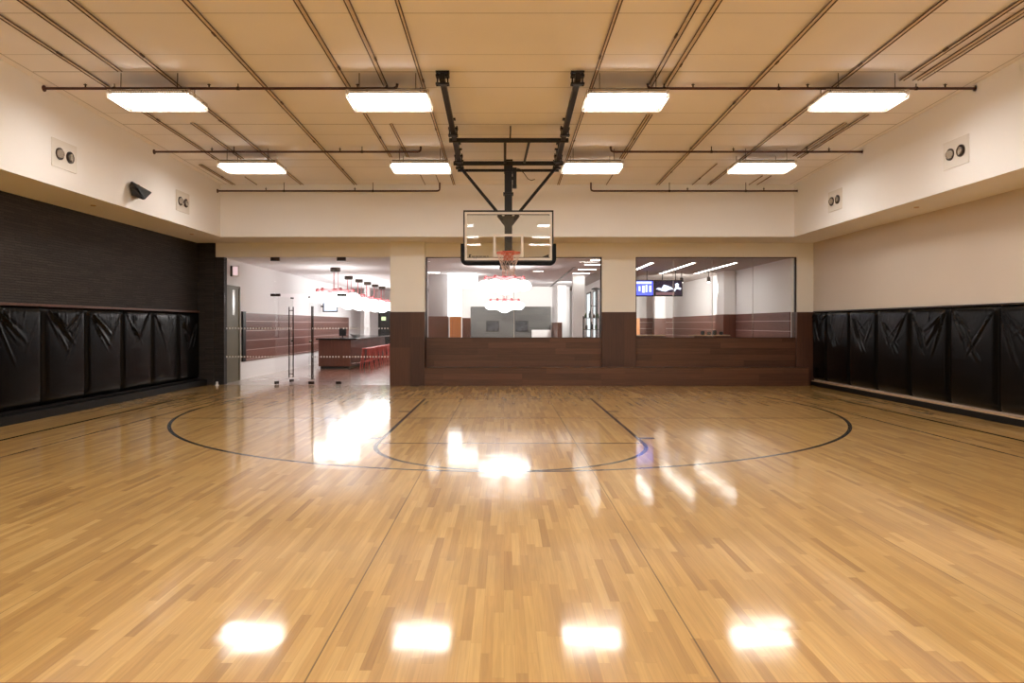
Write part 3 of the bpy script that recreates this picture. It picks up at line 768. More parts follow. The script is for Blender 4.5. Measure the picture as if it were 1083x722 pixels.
for (x0, x1, a, c) in ((-.305, .305, 3.42, 3.47), (-.305, .305, 3.0, 3.05), (-.305, -.255, 3.05, 3.42), (.255, .305, 3.05, 3.42)):
    tg.box(x0, x1, yb_ - .002, yb_ - .0002, a, c)
tg.build('target_square', 'white_line', gl)
# maker's wordmark (small, illegible at this distance) bottom left, arrow-like mark bottom right
wm = MB(); rw = random.Random(4)
wm.box(-.80, -.775, yb_ - .004, yb_ - .001, 2.985, 3.055); wm.box(-.775, -.755, yb_ - .004, yb_ - .001, 3.03, 3.055); wm.box(-.775, -.755, yb_ - .004, yb_ - .001, 2.985, 3.01)
x = -.74
for i in range(9):
    w_ = .022; z0_ = 2.985 - (.018 if i in (1, 2) else 0)
    wm.box(x, x + .009, yb_ - .004, yb_ - .001, z0_, 3.025); wm.box(x + .009, x + w_, yb_ - .004, yb_ - .001, 3.012, 3.025)
    if i % 2 == 0: wm.box(x + w_, x + w_ + .007, yb_ - .004, yb_ - .001, 2.985, 3.025)
    x += .038
wm.build('wordmark', 'black_plastic', gl)
mk = MB().add([(.66, yb_ - .004, 2.985), (.69, yb_ - .004, 3.005), (.82, yb_ - .004, 3.06), (.82, yb_ - .004, 2.985), (.79, yb_ - .004, 3.0),
               (.66, yb_ - .001, 2.985), (.69, yb_ - .001, 3.005), (.82, yb_ - .001, 3.06), (.82, yb_ - .001, 2.985), (.79, yb_ - .001, 3.0)],
              [(0, 4, 3, 2, 1), (5, 6, 7, 8, 9), (0, 1, 6, 5), (1, 2, 7, 6), (2, 3, 8, 7), (3, 4, 9, 8), (4, 0, 5, 9)])
mk.build('corner_mark', 'black_plastic', gl)
MB().tube([(-.83, yb_ + .06, 3.86), (-.83, yb_ + .06, 3.88), (.83, yb_ + .06, 3.88), (.83, yb_ + .06, 3.86)], .017, 8).build('support_bar', 'black_steel', hp)
for s in (-1, 1): MB().bar((s * .2, yb_ + .06, 3.87), (s * .07, 0, 3.74), .04).build('support_strut', 'black_steel', hp)
MB().box(-.12, .12, yb_ + .013, -.07, 2.97, 3.14).build('rim_mount', 'black_steel', hp, bevel=.005)
# padding: U-shaped with rounded corners
pp = []
r = .10; xo = bw + .02; zb = bz0 - .035
pts = [(-xo, 3.27), (-xo, zb + r)] + [(-xo + r - r * math.cos(a), zb + r - r * math.sin(a)) for a in [PI / 2 * k / 6 for k in range(1, 7)]]
pts += [(-p[0], p[1]) for p in reversed(pts)]
pm = MB(); sec = [(-.032, -.05), (.032, -.05), (.036, 0), (.032, .05), (-.032, .05), (-.036, 0)]
vs = []; n = len(pts)
for i, p in enumerate(pts):
    a = Vector(pts[max(i - 1, 0)]); c = Vector(pts[min(i + 1, n - 1)]); d = (c - a).normalized(); nn = Vector((d.y, -d.x))
    for u, v in sec: vs.append((p[0] + nn.x * u, yb_ + .02 + v, p[1] + nn.y * u))
fs = []
for i in range(n - 1):
    for k in range(6): fs.append((i * 6 + k, i * 6 + (k + 1) % 6, (i + 1) * 6 + (k + 1) % 6, (i + 1) * 6 + k))
fs += [tuple(range(6)), tuple((n - 1) * 6 + k for k in range(6))[::-1]]
pm.add(vs, fs); pm.build('backboard_padding', 'vinyl', hp, smooth=True)
# rim, bracket and net
ry = HOOPY - 14.5; rr = .228
rim = MB(); rim.tube([(rr * math.cos(2 * PI * k / 40), ry + rr * math.sin(2 * PI * k / 40), 3.05) for k in range(40)], .011, 10, closed=True)
rim.tube([(rr * math.cos(2 * PI * k / 40), ry + rr * math.sin(2 * PI * k / 40), 3.03) for k in range(40)], .006, 8, closed=True)
rm = rim.build('rim', 'rim', hp, smooth=True)
bk = MB(); bk.box(-.10, .10, yb_ - .03, yb_ - .006, 2.93, 3.06)
bk.box(-.09, .09, ry + rr - .01, yb_ - .02, 3.03, 3.052)
bk.add([(-.09, yb_ - .03, 2.93), (.09, yb_ - .03, 2.93), (.07, ry + rr, 3.03), (-.07, ry + rr, 3.03), (-.09, yb_ - .03, 2.955), (.09, yb_ - .03, 2.955), (.07, ry + rr, 3.04), (-.07, ry + rr, 3.04)],
       [(0, 1, 2, 3), (4, 7, 6, 5), (0, 4, 5, 1), (1, 5, 6, 2), (2, 6, 7, 3), (3, 7, 4, 0)])
bk.build('rim_bracket', 'rim', hp)
net = MB(); NS = 12
lev = [(0, .225), (.09, .20), (.18, .165), (.27, .135), (.35, .118), (.43, .115)]
for s in (0, 1):
    for k in range(NS):
        pts = []
        for i, (dz, r_) in enumerate(lev):
            a = 2 * PI * (k + (.5 if (i + s) % 2 else 0)) / NS
            pts.append((r_ * math.cos(a), ry + r_ * math.sin(a), 3.035 - dz))
        net.tube(pts, .0042, 5)
net.build('net', 'net', hp, smooth=True)

# ------------------------------------------------------------------ frameless glass entrance
GY = 19.10
def pane(n, x0, x1, z0, z1, label, dots=True, cat='glass panel'):
    o = MB().box(x0, x1, GY - .006, GY + .006, z0, z1).build('window_%d' % n, 'glass'); tag(o, label, cat, None, 'structure')
    if dots: frit(x0, x1, o)
    return o
def frit(x0, x1, parent, gy=GY):
    d = MB(); n = int((x1 - x0 - .06) / .08)
    for z in (1.527, .757):
        for i in range(n + 1):
            x = x0 + .04 + i * .08; d.box(x, x + .038, gy - .0085, gy - .0065, z - .02, z + .02)
    d.build('safety_dots', 'frit', parent)
XA, XB_, XC, XD = -7.59, -6.22, -4.42, -3.04
MEET = -5.32
pane(3, XA, XB_ - .005, .01, BZ, 'fixed glass panel at the left of the entrance with two rows of white dots')
pane(4, XC + .005, XD, .01, BZ, 'fixed glass panel at the right of the entrance with two rows of white dots')
pane(5, XB_ + .005, XC - .005, 2.47, BZ, 'clear glass transom above the double doors', dots=False)
def patch(x0, x1, z0, z1, name, parent=None, lab=None):
    o = MB().box(x0, x1, GY - .03, GY + .03, z0, z1).build(name, 'dark_bronze', parent, bevel=.003); return o
k_ = 1
for x, lab in ((XB_, 'left'), (XC, 'right')):
    o = patch(x - .12, x + .12, 3.36, BZ, 'trim_%d' % (10 + k_)); tag(o, 'dark clamp holding the glass under the header, %s of the two' % lab, 'glass clamp', None, 'structure'); k_ += 1
    o = patch(x - .12, x + .14, 2.40, 2.47, 'trim_%d' % (10 + k_)); tag(o, 'dark pivot fitting at the top corner of the %s glass door' % lab, 'pivot fitting', None, 'structure'); k_ += 1
def door(n, hinge, sgn, ang, label):
    """leaf from the hinge towards sgn; own frame: x from hinge"""
    t = empty('door_%d' % n, (hinge, GY, 0), label, 'glass door'); t['kind'] = 'structure'
    w = .89
    lf = MB().box(sgn * .006, sgn * w, -.006, .006, .07, 2.39).build('door_glass', 'glass', t)
    d = MB()
    for z in (1.527, .757):
        for i in range(10):
            x = sgn * (.05 + i * .08); d.box(x, x + sgn * .038, -.0085, -.0065, z - .02, z + .02)
    d.build('safety_dots', 'frit', lf)
    MB().box(sgn * .0, sgn * .15, -.025, .025, .012, .09).build('pivot_shoe', 'dark_bronze', t, bevel=.003)
    MB().box(sgn * (w - .15), sgn * w, -.025, .025, .012, .09).build('lock_shoe', 'dark_bronze', t, bevel=.003)
    MB().box(sgn * (w - .1), sgn * w, -.02, .02, 2.36, 2.40).build('strike_plate', 'dark_bronze', t)
    for s in (-1, 1):
        h = MB(); x = sgn * (w - .1)
        h.tube([(x, s * .065, .14), (x, s * .065, 2.13)], .016, 12)
        hd = h.build('pull_handle', 'dark_bronze', t, smooth=True)
        q = MB()
        for z in (.24, 2.03): q.tube([(x, s * .006, z), (x, s * .065, z)], .011, 10)
        q.build('handle_standoff', 'dark_bronze', hd)
    MB().lathe([(.03, -.03), (.03, .03)], (sgn * (w - .045), 0, 1.17), 'y', 16).build('lock_knob', 'chrome', t)
    t.rotation_euler = (0, 0, ang)
    return t
door(1, XB_, 1, R(75), 'left frameless glass door standing open into the lobby with long pull handles')
door(2, XC, -1, 0, 'right frameless glass door, closed, with a long dark pull handle')
# white door stop on the floor by the stone jamb
ds = empty('door_stop', (-7.72, 18.9, 0), 'small white door stop on the floor by the stone column', 'door stop')
MB().lathe([(.05, 0), (.05, .012), (.03, .02), (.03, .075), (.035, .085), (.02, .1)], (0, 0, 0)).build('stop_post', 'frit', ds, smooth=True)

# ------------------------------------------------------------------ lobby shell
FB = 38.0
lt = MB(); zf = 0
lt.add([(-8.2, 19.0, 0), (-5.1, 19.0, 0), (-6.86, 25.7, 0), (-6.86, FB, 0), (-8.2, FB, 0), (-8.2, 19.0, -.1), (-5.1, 19.0, -.1), (-6.86, 25.7, -.1), (-6.86, FB, -.1), (-8.2, FB, -.1)],
       [(0, 1, 2, 3, 4), (9, 8, 7, 6, 5), (0, 5, 6, 1), (1, 6, 7, 2), (2, 7, 8, 3), (3, 8, 9, 4), (4, 9, 5, 0)])
struct('floor_lobby_left', lt, 'lobby_tile', 'pale glossy tile floor in the lobby behind the glass doors', 'floor')
lw_ = MB()
lw_.add([(-5.1, 19.0, 0), (8.2, 19.0, 0), (8.2, FB, 0), (-6.86, FB, 0), (-6.86, 25.7, 0), (-5.1, 19.0, -.1), (8.2, 19.0, -.1), (8.2, FB, -.1), (-6.86, FB, -.1), (-6.86, 25.7, -.1)],
        [(0, 1, 2, 3, 4), (9, 8, 7, 6, 5), (0, 5, 6, 1), (1, 6, 7, 2), (2, 7, 8, 3), (3, 8, 9, 4), (4, 9, 5, 0)])
struct('floor_lobby_right', lw_, 'lobby_wood', 'reddish brown plank floor in front of the bar counter', 'floor')
struct('ceiling_lobby', MB().box(-8.2, 3.2, 19.3, FB + .2, BZ, BZ + .2), 'lobby_ceiling', 'white lobby ceiling behind the glass', 'ceiling')
struct('ceiling_annex', MB().box(3.2, 8.3, 19.3, FB + .2, BZ, BZ + .2), 'annex_ceiling', 'ceiling of the screen room at the right, coloured darker for its dimness', 'ceiling')
LW = -7.76
struct('wall_lobby_left', MB().box(LW - .3, LW, 19.3, FB, 0, BZ), 'white_paint', 'white lobby wall at the left behind the glass', 'wall')
struct('trim_15', MB().box(LW, LW + .03, 21.0, 35, .535, 1.98), 'slats', 'walnut wainscot with pale reveals on the lobby wall', 'wainscot')
struct('trim_16', MB().box(LW, LW + .06, 20.75, 20.98, .535, 2.02), 'black_steel', 'black end strip of the lobby wainscot', 'trim')
struct('wall_lobby_far', MB().box(-8.1, 8.3, FB, FB + .2, 0, BZ), 'white_paint', 'white wall at the far end of the lobby', 'wall')
# lift-style metal door in the lobby left wall
ld = empty('door_3', (LW + .002, 19.95, 0), 'olive metal door in the lobby wall behind the left glass panel', 'door'); ld['kind'] = 'structure'
MB().box(0, .03, -.55, .52, 0, 2.67).build('door_leaf', 'olive', ld)
f_ = MB(); f_.box(0, .05, .52, .60, 0, 2.72); f_.box(0, .05, -.62, -.55, 0, 2.72); f_.box(0, .05, -.62, .60, 2.67, 2.74)
f_.build('door_frame', 'olive', ld)
MB().box(.03, .036, .03, .20, 1.9, 2.62).build('reflection_streak', 'chrome', ld)  # pale strip modelled in place of a vertical reflection on the leaf
# wall sign
sg = empty('wall_sign', (LW, 19.95, 3.15), 'small pale pink sign on the lobby wall above the olive door', 'sign')
MB().box(.0, .055, -.03, .03, -.15, .15).build('sign_bracket', 'black_plastic', sg)
MB().box(.055, .235, -.03, .03, -.15, .15).build('sign_body', 'white_steel', sg, bevel=.004)
MB().box(.075, .215, -.034, -.030, -.125, .125).build('sign_face', 'sign_pink', sg)

# bar counter
bc = empty('bar_counter', (-6.2, 26, 0), 'dark walnut bar counter in the lobby with a black stone top', 'bar counter')
def rel(m, x=6.2, y=-26): return m
MB().box(-6.80 + 6.2, -5.62 + 6.2, -.35 + .1, 7.2, .10, 1.07).build('counter_body', 'walnut_bar', bc, bevel=.01)
MB().box(-6.74 + 6.2, -5.70 + 6.2, -.18, 7.15, 0, .10).build('toe_kick', 'black_plastic', bc)
MB().box(-6.88 + 6.2, -5.40 + 6.2, -.33, 7.3, 1.07, 1.13).build('countertop', 'stone_top', bc, bevel=.008)
ft = MB(); ft.tube([(-5.42 + 6.2, -.2, .2), (-5.42 + 6.2, 7.1, .2)], .022, 10)
for y in (0, 1.8, 3.6, 5.4, 7.0): ft.tube([(-5.42 + 6.2, y, .2), (-5.62 + 6.2, y, .2)], .014, 8)
ft.build('foot_rail', 'chrome', bc, smooth=True)
# monitor + papers on the bar
mo = empty('countertop_monitor', (-6.02, 26.2, 1.13), 'small dark screen standing on the bar counter', 'monitor')
MB().box(-.13, .13, -.02, .02, .08, .36).build('monitor_screen', 'black_plastic', mo, bevel=.006)
MB().box(-.02, .02, .0, .03, 0, .12).build('monitor_neck', 'black_plastic', mo); MB().box(-.1, .1, -.07, .09, 0, .012).build('monitor_foot', 'black_plastic', mo)
bo = MB().lathe([(.05, 0), (.16, .07), (.20, .13), (.19, .13), (.14, .07), (.04, .02)], (0, 0, 0)).build('bowl', 'frit', loc=(-5.85, 27.6, 1.13), smooth=True)
tag(bo, 'white bowl on the bar counter right of the small screen', 'bowl')

# red bar stools
def make_stool():
    t = empty('bar_stool', (0, 0, 0))
    MB().lathe([(.15, .72), (.175, .728), (.18, .745), (.17, .76), (.05, .765)], (0, 0, 0), 'z', 20).build('seat', 'red_metal', t, smooth=True)
    for sx in (-1, 1):
        for sy in (-1, 1):
            MB().tube([(sx * .21, sy * .21, 0), (sx * .12, sy * .12, .735)], [.02, .028], 8).build('leg', 'red_metal', t, smooth=True)
    f = MB()
    c = [(-.175, -.175), (.175, -.175), (.175, .175), (-.175, .175)]
    for i in range(4): f.bar((*c[i], .28), (*c[(i + 1) % 4], .28), .03, .02)
    f.build('footrest', 'red_metal', t)
    return t
ps = make_stool()
sn = ['nearest', 'second', 'third', 'fourth', 'fifth', 'sixth', 'seventh']
for i in range(7):
    t = ps if i == 0 else copy_tree(ps)
    t.location = (-5.08, 26.05 + .98 * i, 0)
    tag(t, ('nearest red metal bar stool at the bar counter' if i == 0 else '%s red metal bar stool from the near end of the bar counter' % sn[i]), 'bar stool', 'red stools along the bar')

# chandeliers
def make_chandelier(R_, drop, rods=3, big=1.0):
    """origin at the ceiling"""
    t = empty('chandelier', (0, 0, 0))
    MB().lathe([(.16 * big, 0), (.16 * big, -.12), (.12 * big, -.14)], (0, 0, 0), 'z', 20).build('canopy', 'dark_bronze', t, smooth=True)
    for k in range(rods):
        a = 2 * PI * k / rods + .3
        MB().tube([(.09 * math.cos(a), .09 * math.sin(a), -.1), (.09 * math.cos(a), .09 * math.sin(a), -drop)], .010, 6).build('stem', 'rose', t)
    hub = MB(); hub.lathe([(.11, -drop - .05), (.12, -drop), (.06, -drop + .05)], (0, 0, 0), 'z', 16)
    for k in range(6):
        a = 2 * PI * k / 6; p = (R_ * .82 * math.cos(a), R_ * .82 * math.sin(a), -drop)
        hub.tube([(0, 0, -drop), p], .016, 8)
        hub.lathe([(.05, -drop - .06), (.065, -drop), (.03, -drop + .05)], (p[0], p[1], 0), 'z', 12)
    hub.build('arm_hub', 'rose', t, smooth=True)
    for k in range(6):
        a = 2 * PI * k / 6; c = (R_ * .82 * math.cos(a), R_ * .82 * math.sin(a), -drop - .26)
        MB().ball(c, .225 * R_ / .65, 12, .70).build('glass_globe', 'globe', t, smooth=True)
    MB().ball((0, 0, -drop - .33), .27 * R_ / .65, 12, .75).build('glass_globe', 'globe', t, smooth=True)
    return t
c0 = make_chandelier(.70, .72); c0.location = (-5.45, 22.7, BZ)
tag(c0, 'nearest chandelier of white globes behind the entrance glass', 'chandelier', 'cloud chandeliers over the lobby')
for i, y in enumerate((26.7, 28.6, 30.4, 32.2, 34.0)):
    c = copy_tree(c0); c.location = (-5.9, y, BZ)
    tag(c, '%s of the five globe chandeliers hanging over the bar counter' % ['nearest', 'second', 'middle', 'fourth', 'farthest'][i], 'chandelier', 'cloud chandeliers over the lobby')
c1 = make_chandelier(.72, .36); c1.location = (.02, 22.0, BZ)
tag(c1, 'nearer globe chandelier seen through the centre window under the hoop', 'chandelier', 'cloud chandeliers behind the centre window')
c2 = make_chandelier(.72, .78); c2.location = (.03, 30.0, BZ)
tag(c2, 'farther, lower globe chandelier seen through the centre window', 'chandelier', 'cloud chandeliers behind the centre window')

# lobby monitor on the left wall
tv = empty('wall_monitor', (LW + .03, 29.6, 2.4), 'black framed screen on an arm on the lobby wall above the wainscot', 'monitor')
MB().box(.1, .72, -.03, .03, -.24, .24).build('screen_body', 'black_plastic', tv, bevel=.006)
MB().box(.16, .69, -.034, -.03, -.19, .15).build('screen_face', 'screen_white', tv)
MB().box(0, .4, .03, .07, -.03, .03).build('wall_arm', 'black_steel', tv)
# far storefront, column and plaque behind the bar
struct('trim_17', MB().box(-6.75, -5.3, 37.7, 37.98, 0, 2.45), 'dark_glassy', 'dark panelled opening at the far end behind the bar', 'panelling')
struct('trim_18', MB().box(-7.02, -6.74, 35.2, 35.5, 0, BZ), 'white_paint', 'white column behind the bar counter', 'column')
pq = empty('lit_sign', (-6.45, 37.66, 1.95), 'small lit greenish sign on the dark wall behind the bar', 'sign')
MB().box(-.14, .14, -.01, .04, -.12, .12).build('sign_case', 'black_plastic', pq); MB().box(-.12, .12, -.018, -.01, -.10, .10).build('sign_face', 'sign_green', pq)

# ------------------------------------------------------------------ lounge seen through the centre window
struct('wall_partition', MB().box(-2.75, -2.02, 25.6, 25.8, 0, BZ), 'grey_paint', 'grey partition at the left of the centre window view', 'wall')
struct('trim_19', MB().box(-2.75, -2.03, 25.56, 25.6, 0, 1.93), 'walnut_bar', 'dark walnut panel on the grey partition', 'panelling')
struct('trim_20', MB().box(-2.02, -1.56, 25.4, 25.8, 1.92, BZ), 'glow_white', 'white column left of the lounge, made to glow as if lit', 'column')
struct('trim_21', MB().box(-1.96, -1.56, 25.38, 25.8, 0, 1.92), 'orange_wood', 'orange wood base of the white column', 'panelling')
struct('trim_22', MB().box(-1.56, -1.25, 26.3, 26.6, 0, 1.88), 'walnut_bar', 'dark wood panel right of the orange column base', 'panelling')
struct('trim_23', MB().box(-2.02, -.97, 25.2, 26.3, 3.0, BZ), 'glow_white', 'white dropped box under the lounge ceiling, made to glow as if lit', 'bulkhead')
struct('wall_lounge', MB().box(-3, 3.2, 34.2, 34.4, 0, BZ), 'white_paint', 'white end wall of the lounge behind the chandeliers', 'wall')
struct('trim_24', MB().box(-1.62, 2.28, 34.05, 34.2, 0, 2.5), 'grey_tile', 'grey stone feature panel on the lounge end wall', 'panelling')
for x, lab in ((-.55, 'left of the two dark square pictures on the grey lounge panel'), (.86, 'right of the two dark square pictures on the grey lounge panel')):
    t = empty('picture', (x, 34.05, 1.55), lab, 'picture', 'pictures on the grey panel')
    f_ = MB()
    for a in ((-.31, .31, -.26, -.22), (-.31, .31, .22, .26), (-.31, -.27, -.22, .22), (.27, .31, -.22, .22)): f_.box(a[0], a[1], -.04, 0, a[2], a[3])
    f_.build('picture_frame', 'black_plastic', t); MB().box(-.27, .27, -.02, -.004, -.22, .22).build('picture_canvas', 'picture', t)
cbn = empty('white_cabinet', (1.75, 32.8, 0), 'white cabinet standing at the right end of the grey lounge panel', 'cabinet')
MB().box(-.45, .43, -.3, .3, .06, 1.38).build('cabinet_body', 'frit', cbn, bevel=.008); MB().box(-.42, .40, -.27, .27, 0, .06).build('plinth', 'black_plastic', cbn)
for s in (-1, 1): MB().box(-.43 if s < 0 else .0, -.02 if s < 0 else .41, -.318, -.301, .1, 1.35).build('cabinet_door', 'frit', cbn, bevel=.003)
# right row of columns with windows behind
struct('trim_25', MB().box(2.50, 2.92, 25.4, 25.8, 0, BZ), 'white_paint', 'nearer white column at the right of the lounge', 'column')
struct('trim_26', MB().box(2.52, 2.92, 33.0, 33.4, 0, BZ), 'white_paint', 'farther white column at the right of the lounge', 'column')
struct('trim_27', MB().box(2.30, 2.50, 30.2, 33.9, 0, 1.72), 'walnut_bar', 'low walnut partition at the right of the lounge', 'panelling')
# wall beyond with tall windows
wr = MB(); wr.box(3.9, 4.1, 26.5, FB, 0, BZ); struct('wall_lounge_right', wr, 'white_paint', 'white side wall beyond the lounge columns', 'wall')
for i, (y0, y1) in enumerate(((27.3, 28.4), (29.2, 30.6), (31.4, 33.0))):
    f_ = MB()
    f_.box(3.86, 3.9, y0, y0 + .07, 1.0, 3.1); f_.box(3.86, 3.9, y1 - .07, y1, 1.0, 3.1); f_.box(3.86, 3.9, y0, y1, 3.03, 3.1); f_.box(3.86, 3.9, y0, y1, 1.0, 1.07)
    o = f_.build('window_%d' % (6 + i), 'dark_bronze'); tag(o, '%s bright tall window beyond the lounge columns' % ['nearest', 'middle', 'farthest'][i], 'window', None, 'structure')
    MB().box(3.885, 3.899, y0 + .07, y1 - .07, 1.07, 3.03).build('pane', 'window_day', o)
# ceiling slot diffuser
struct('trim_28', MB().box(2.21, 2.29, 22.5, 34.1, BZ - .012, BZ + .01), 'dark_bronze', 'long dark slot in the lounge ceiling', 'ceiling slot')
# recessed linear lights
def linear(x0, x1, y0, y1, label, grp):
    cx, cy = (x0 + x1) / 2, (y0 + y1) / 2
    t = empty('linear_light', (cx, cy, BZ), label, 'linear light', grp)
    f = MB(); a, c = (x1 - x0) / 2, (y1 - y0) / 2
    f.box(-a - .015, a + .015, -c - .015, -c, -.015, 0); f.box(-a - .015, a + .015, c, c + .015, -.015, 0); f.box(-a - .015, -a, -c, c, -.015, 0); f.box(a, a + .015, -c, c, -.015, 0)
    f.build('light_frame', 'white_steel', t); MB().box(-a, a, -c, c, -.012, -.002).build('light_lens', 'linear', t)
for i, y in enumerate((19.9, 21.4, 23.3, 25.1)):
    linear(2.46, 3.06, y - .09, y + .09, '%s of the four short linear lights stepping back at the centre window\'s right side' % ['nearest', 'second nearest', 'third nearest', 'farthest'][i], 'short linear lights in the lounge ceiling')
linear(-2.68, -2.26, 24.6, 24.9, 'small ceiling light at the left edge of the centre window view', 'short linear lights in the lounge ceiling')
linear(1.0, 1.35, 24.0, 24.12, 'small ceiling light right behind the bottom of the backboard', 'short linear lights in the lounge ceiling')
for i, x in enumerate((4.39, 5.63, 6.87)):
    linear(x - .05, x + .05, 20.8, 25.3, '%s of the three long slanting light strips seen in the right window' % ['left', 'middle', 'right'][i], 'long light strips in the screen room')
for i, (x, y) in enumerate(((-2.9, 20.6), (-2.6, 29.5), (5.4, 29.5))):  # invented lamps, kept out of sight, that brighten the lobby
    linear(x - .3, x + .3, y - .15, y + .15, 'added fill light in the lobby ceiling, hidden behind a pier, the backboard or a screen', 'added lobby fill lights')

# exercise-like metal rack with bottles, near the right edge of the centre window
rk = empty('metal_rack', (3.02, 24.2, 0), 'dark metal rack with round shelves at the right edge of the centre window', 'rack')
f_ = MB()
for x in (-.28, .28):
    for y in (-.15, .15): f_.tube([(x, y, 0), (x, y, 1.92)], .014, 8)
f_.build('rack_frame', 'black_steel', rk)
for z in (.5, 1.0, 1.45, 1.85): MB().box(-.3, .3, -.17, .17, z, z + .018).build('shelf', 'black_steel', rk)
for i, (x, z, h) in enumerate(((-.2, 1.87, .16), (-.06, 1.87, .22), (.08, 1.87, .14), (.2, 1.87, .2), (-.18, 1.47, .2), (.0, 1.47, .26), (.15, 1.47, .2))):
    bt = MB().lathe([(.035, 0), (.04, .02), (.04, h * .6), (.015, h * .75), (.015, h)], (0, 0, 0), 'z', 12).build('bottle', 'dark_glassy' if i % 3 else 'plant', loc=(3.02 + x, 24.2, z), smooth=True)
    lv = 'top' if z > 1.6 else 'second'
    tag(bt, 'small dark bottle, %s from the left on the %s shelf of the metal rack' % ((['first', 'second', 'third', 'fourth'][i] if i < 4 else ['first', 'second', 'third'][i - 4]), lv), 'bottle', 'bottles on the metal rack')
fl = empty('standing_lamp', (3.35, 25.6, 0), 'thin dark standing lamp with a small disc head beside the metal rack', 'lamp')
MB().tube([(0, 0, 0), (0, 0, 2.95)], .022, 10).build('pole', 'black_steel', fl); MB().lathe([(.14, 0), (.14, .02), (.03, .04)], (0, 0, 0)).build('base', 'black_steel', fl)
MB().lathe([(.05, 2.98), (.16, 2.94), (.17, 2.90), (.05, 2.90)], (0, 0, 0)).build('lamp_head', 'black_steel', fl)
MB().tube([(0, 0, 2.3), (-.18, 0, 2.3)], .012, 8).build('side_arm', 'black_steel', fl)

# ------------------------------------------------------------------ screen room seen through the right window
RW = 7.9
struct('wall_annex_right', MB().box(RW, RW + .3, 19.3, FB, 0, BZ), 'white_paint', 'white side wall of the screen room', 'wall')
struct('trim_29', MB().box(RW - .03, RW, 19.35, 33, 0, 1.98), 'slats', 'dark walnut wainscot along the side wall of the screen room', 'wainscot')
struct('trim_30', MB().box(RW - .42, RW - .03, 23.9, 24.7, 1.98, BZ), 'white_paint', 'square pilaster on the side wall of the screen room', 'pilaster')
struct('trim_31', MB().box(RW - .45, RW - .03, 23.85, 24.75, 0, 1.98), 'walnut_bar', 'walnut base of the pilaster in the screen room', 'panelling')
struct('wall_annex_far', MB().box(4.1, RW, 32.8, 33, 0, BZ), 'white_paint', 'white end wall of the screen room', 'wall')
struct('trim_32', MB().box(4.1, RW - .03, 32.75, 32.8, 0, 1.93), 'slats', 'walnut wainscot on the end wall of the screen room', 'wainscot')
struct('trim_33', MB().box(6.55, 7.0, 30.5, 30.9, 0, BZ), 'white_paint', 'square white column in the screen room', 'column')
struct('trim_34', MB().box(6.53, 7.02, 30.47, 30.93, 0, 1.9), 'walnut_bar', 'walnut base of the square column in the screen room', 'panelling')
struct('trim_35', MB().box(5.42, 5.8, 30.0, 30.4, 0, 1.9), 'orange_wood', 'orange wood block at the left of the screen room', 'panelling')

def tvset(x, label, kind):
    t = empty('ceiling_screen', (x, 24.0, 2.875), label, 'screen', 'flat screens hanging in the right window view')
    MB().box(-.48, .48, 0, .07, -.28, .28).build('screen_body', 'black_plastic', t, bevel=.01)
    MB().box(-.445, .445, -.004, 0, -.24, .245).build('screen_panel', 'screen_blue' if kind == 0 else 'screen_dark', t)
    g = MB(); rr_ = random.Random(3)
    if kind == 0:
        g.box(-.445, .40, -.008, -.004, .15, .22)
        for i in range(7):
            x0 = -.40 + i * .12; g.box(x0, x0 + rr_.uniform(.05, .1), -.008, -.004, rr_.uniform(-.2, -.1), rr_.uniform(.02, .12))
        g.build('screen_picture', 'screen_white', t)
    else:
        def poly(pts):
            n = len(pts); g.add([(a, -.008, c) for a, c in pts] + [(a, -.004, c) for a, c in pts], [tuple(range(n)), tuple(range(2 * n - 1, n - 1, -1))] + [(i, (i + 1) % n, n + (i + 1) % n, n + i) for i in range(n)])
        poly([(-.43, -.03), (-.34, .02), (-.24, -.01), (-.16, .12), (-.02, .08), (.12, .02), (.16, -.04), (.02, -.06), (-.10, -.12), (-.22, -.1), (-.34, -.06)])
        poly([(.22, .14), (.30, .18), (.36, .12), (.33, .04), (.44, .0), (.40, -.06), (.28, -.02), (.21, -.12), (.18, -.06), (.24, .04)])
        g.build('screen_picture', 'screen_white', t)
        MB().box(-.43, .2, -.008, -.004, -.23, -.14).build('caption_band', 'screen_rose', t)
    for s in (-.2, .25): 
        MB().tube([(s, .035, .28), (s, .035, BZ - 2.875)], .014, 8).build('ceiling_mount', 'black_steel', t)
tvset(4.62 + .02, 'bright blue flat screen, left of the two screens in the right window', 0)
tvset(5.62, 'dark flat screen with white shapes, right of the two screens in the right window', 1)
# spot lamps
def spot_light(x, y, z, tx, ty, tz, power):
    l = bpy.data.lights.new('spot_beam', 'SPOT'); l.energy = power; l.spot_size = R(75); l.spot_blend = .8; l.shadow_soft_size = .05; l.color = (1, .95, .9)
    o = bpy.data.objects.new('spot_beam', l); COL.objects.link(o); o.location = (x, y, z)
    o.rotation_euler = (Vector((tx, ty, tz)) - Vector((x, y, z))).to_track_quat('-Z', 'Y').to_euler()
spot_light(-2.45, 29.8, 3.1, .0, 34.2, 2.7, 520)  # this beam and the next are added to brighten the lounge end wall
spot_light(3.05, 29.3, 3.1, 1.2, 34.2, 2.7, 520)
for x, y, lab in ((-2.45, 29.8, 'added unseen ceiling spot behind the grey lounge partition'), (3.05, 29.3, 'added unseen ceiling spot behind the nearer white lounge column')):  # lamp bodies added for the two unseen wall-wash beams
    t = empty('spot_lamp', (x, y, BZ), lab, 'spotlight')
    MB().tube([(0, 0, 0), (0, 0, -.2)], .012, 8).build('stem', 'dark_bronze', t)
    MB().lathe([(.05, -.20), (.06, -.22), (.06, -.30), (.05, -.31)], (0, 0, 0)).build('lamp_body', 'dark_bronze', t, smooth=True)
spot_light(7.05, 24.2, 3.05, 7.9, 28.0, 2.3, 800)
spot_light(6.22, 24.6, 3.05, 6.6, 32.8, 2.3, 900)
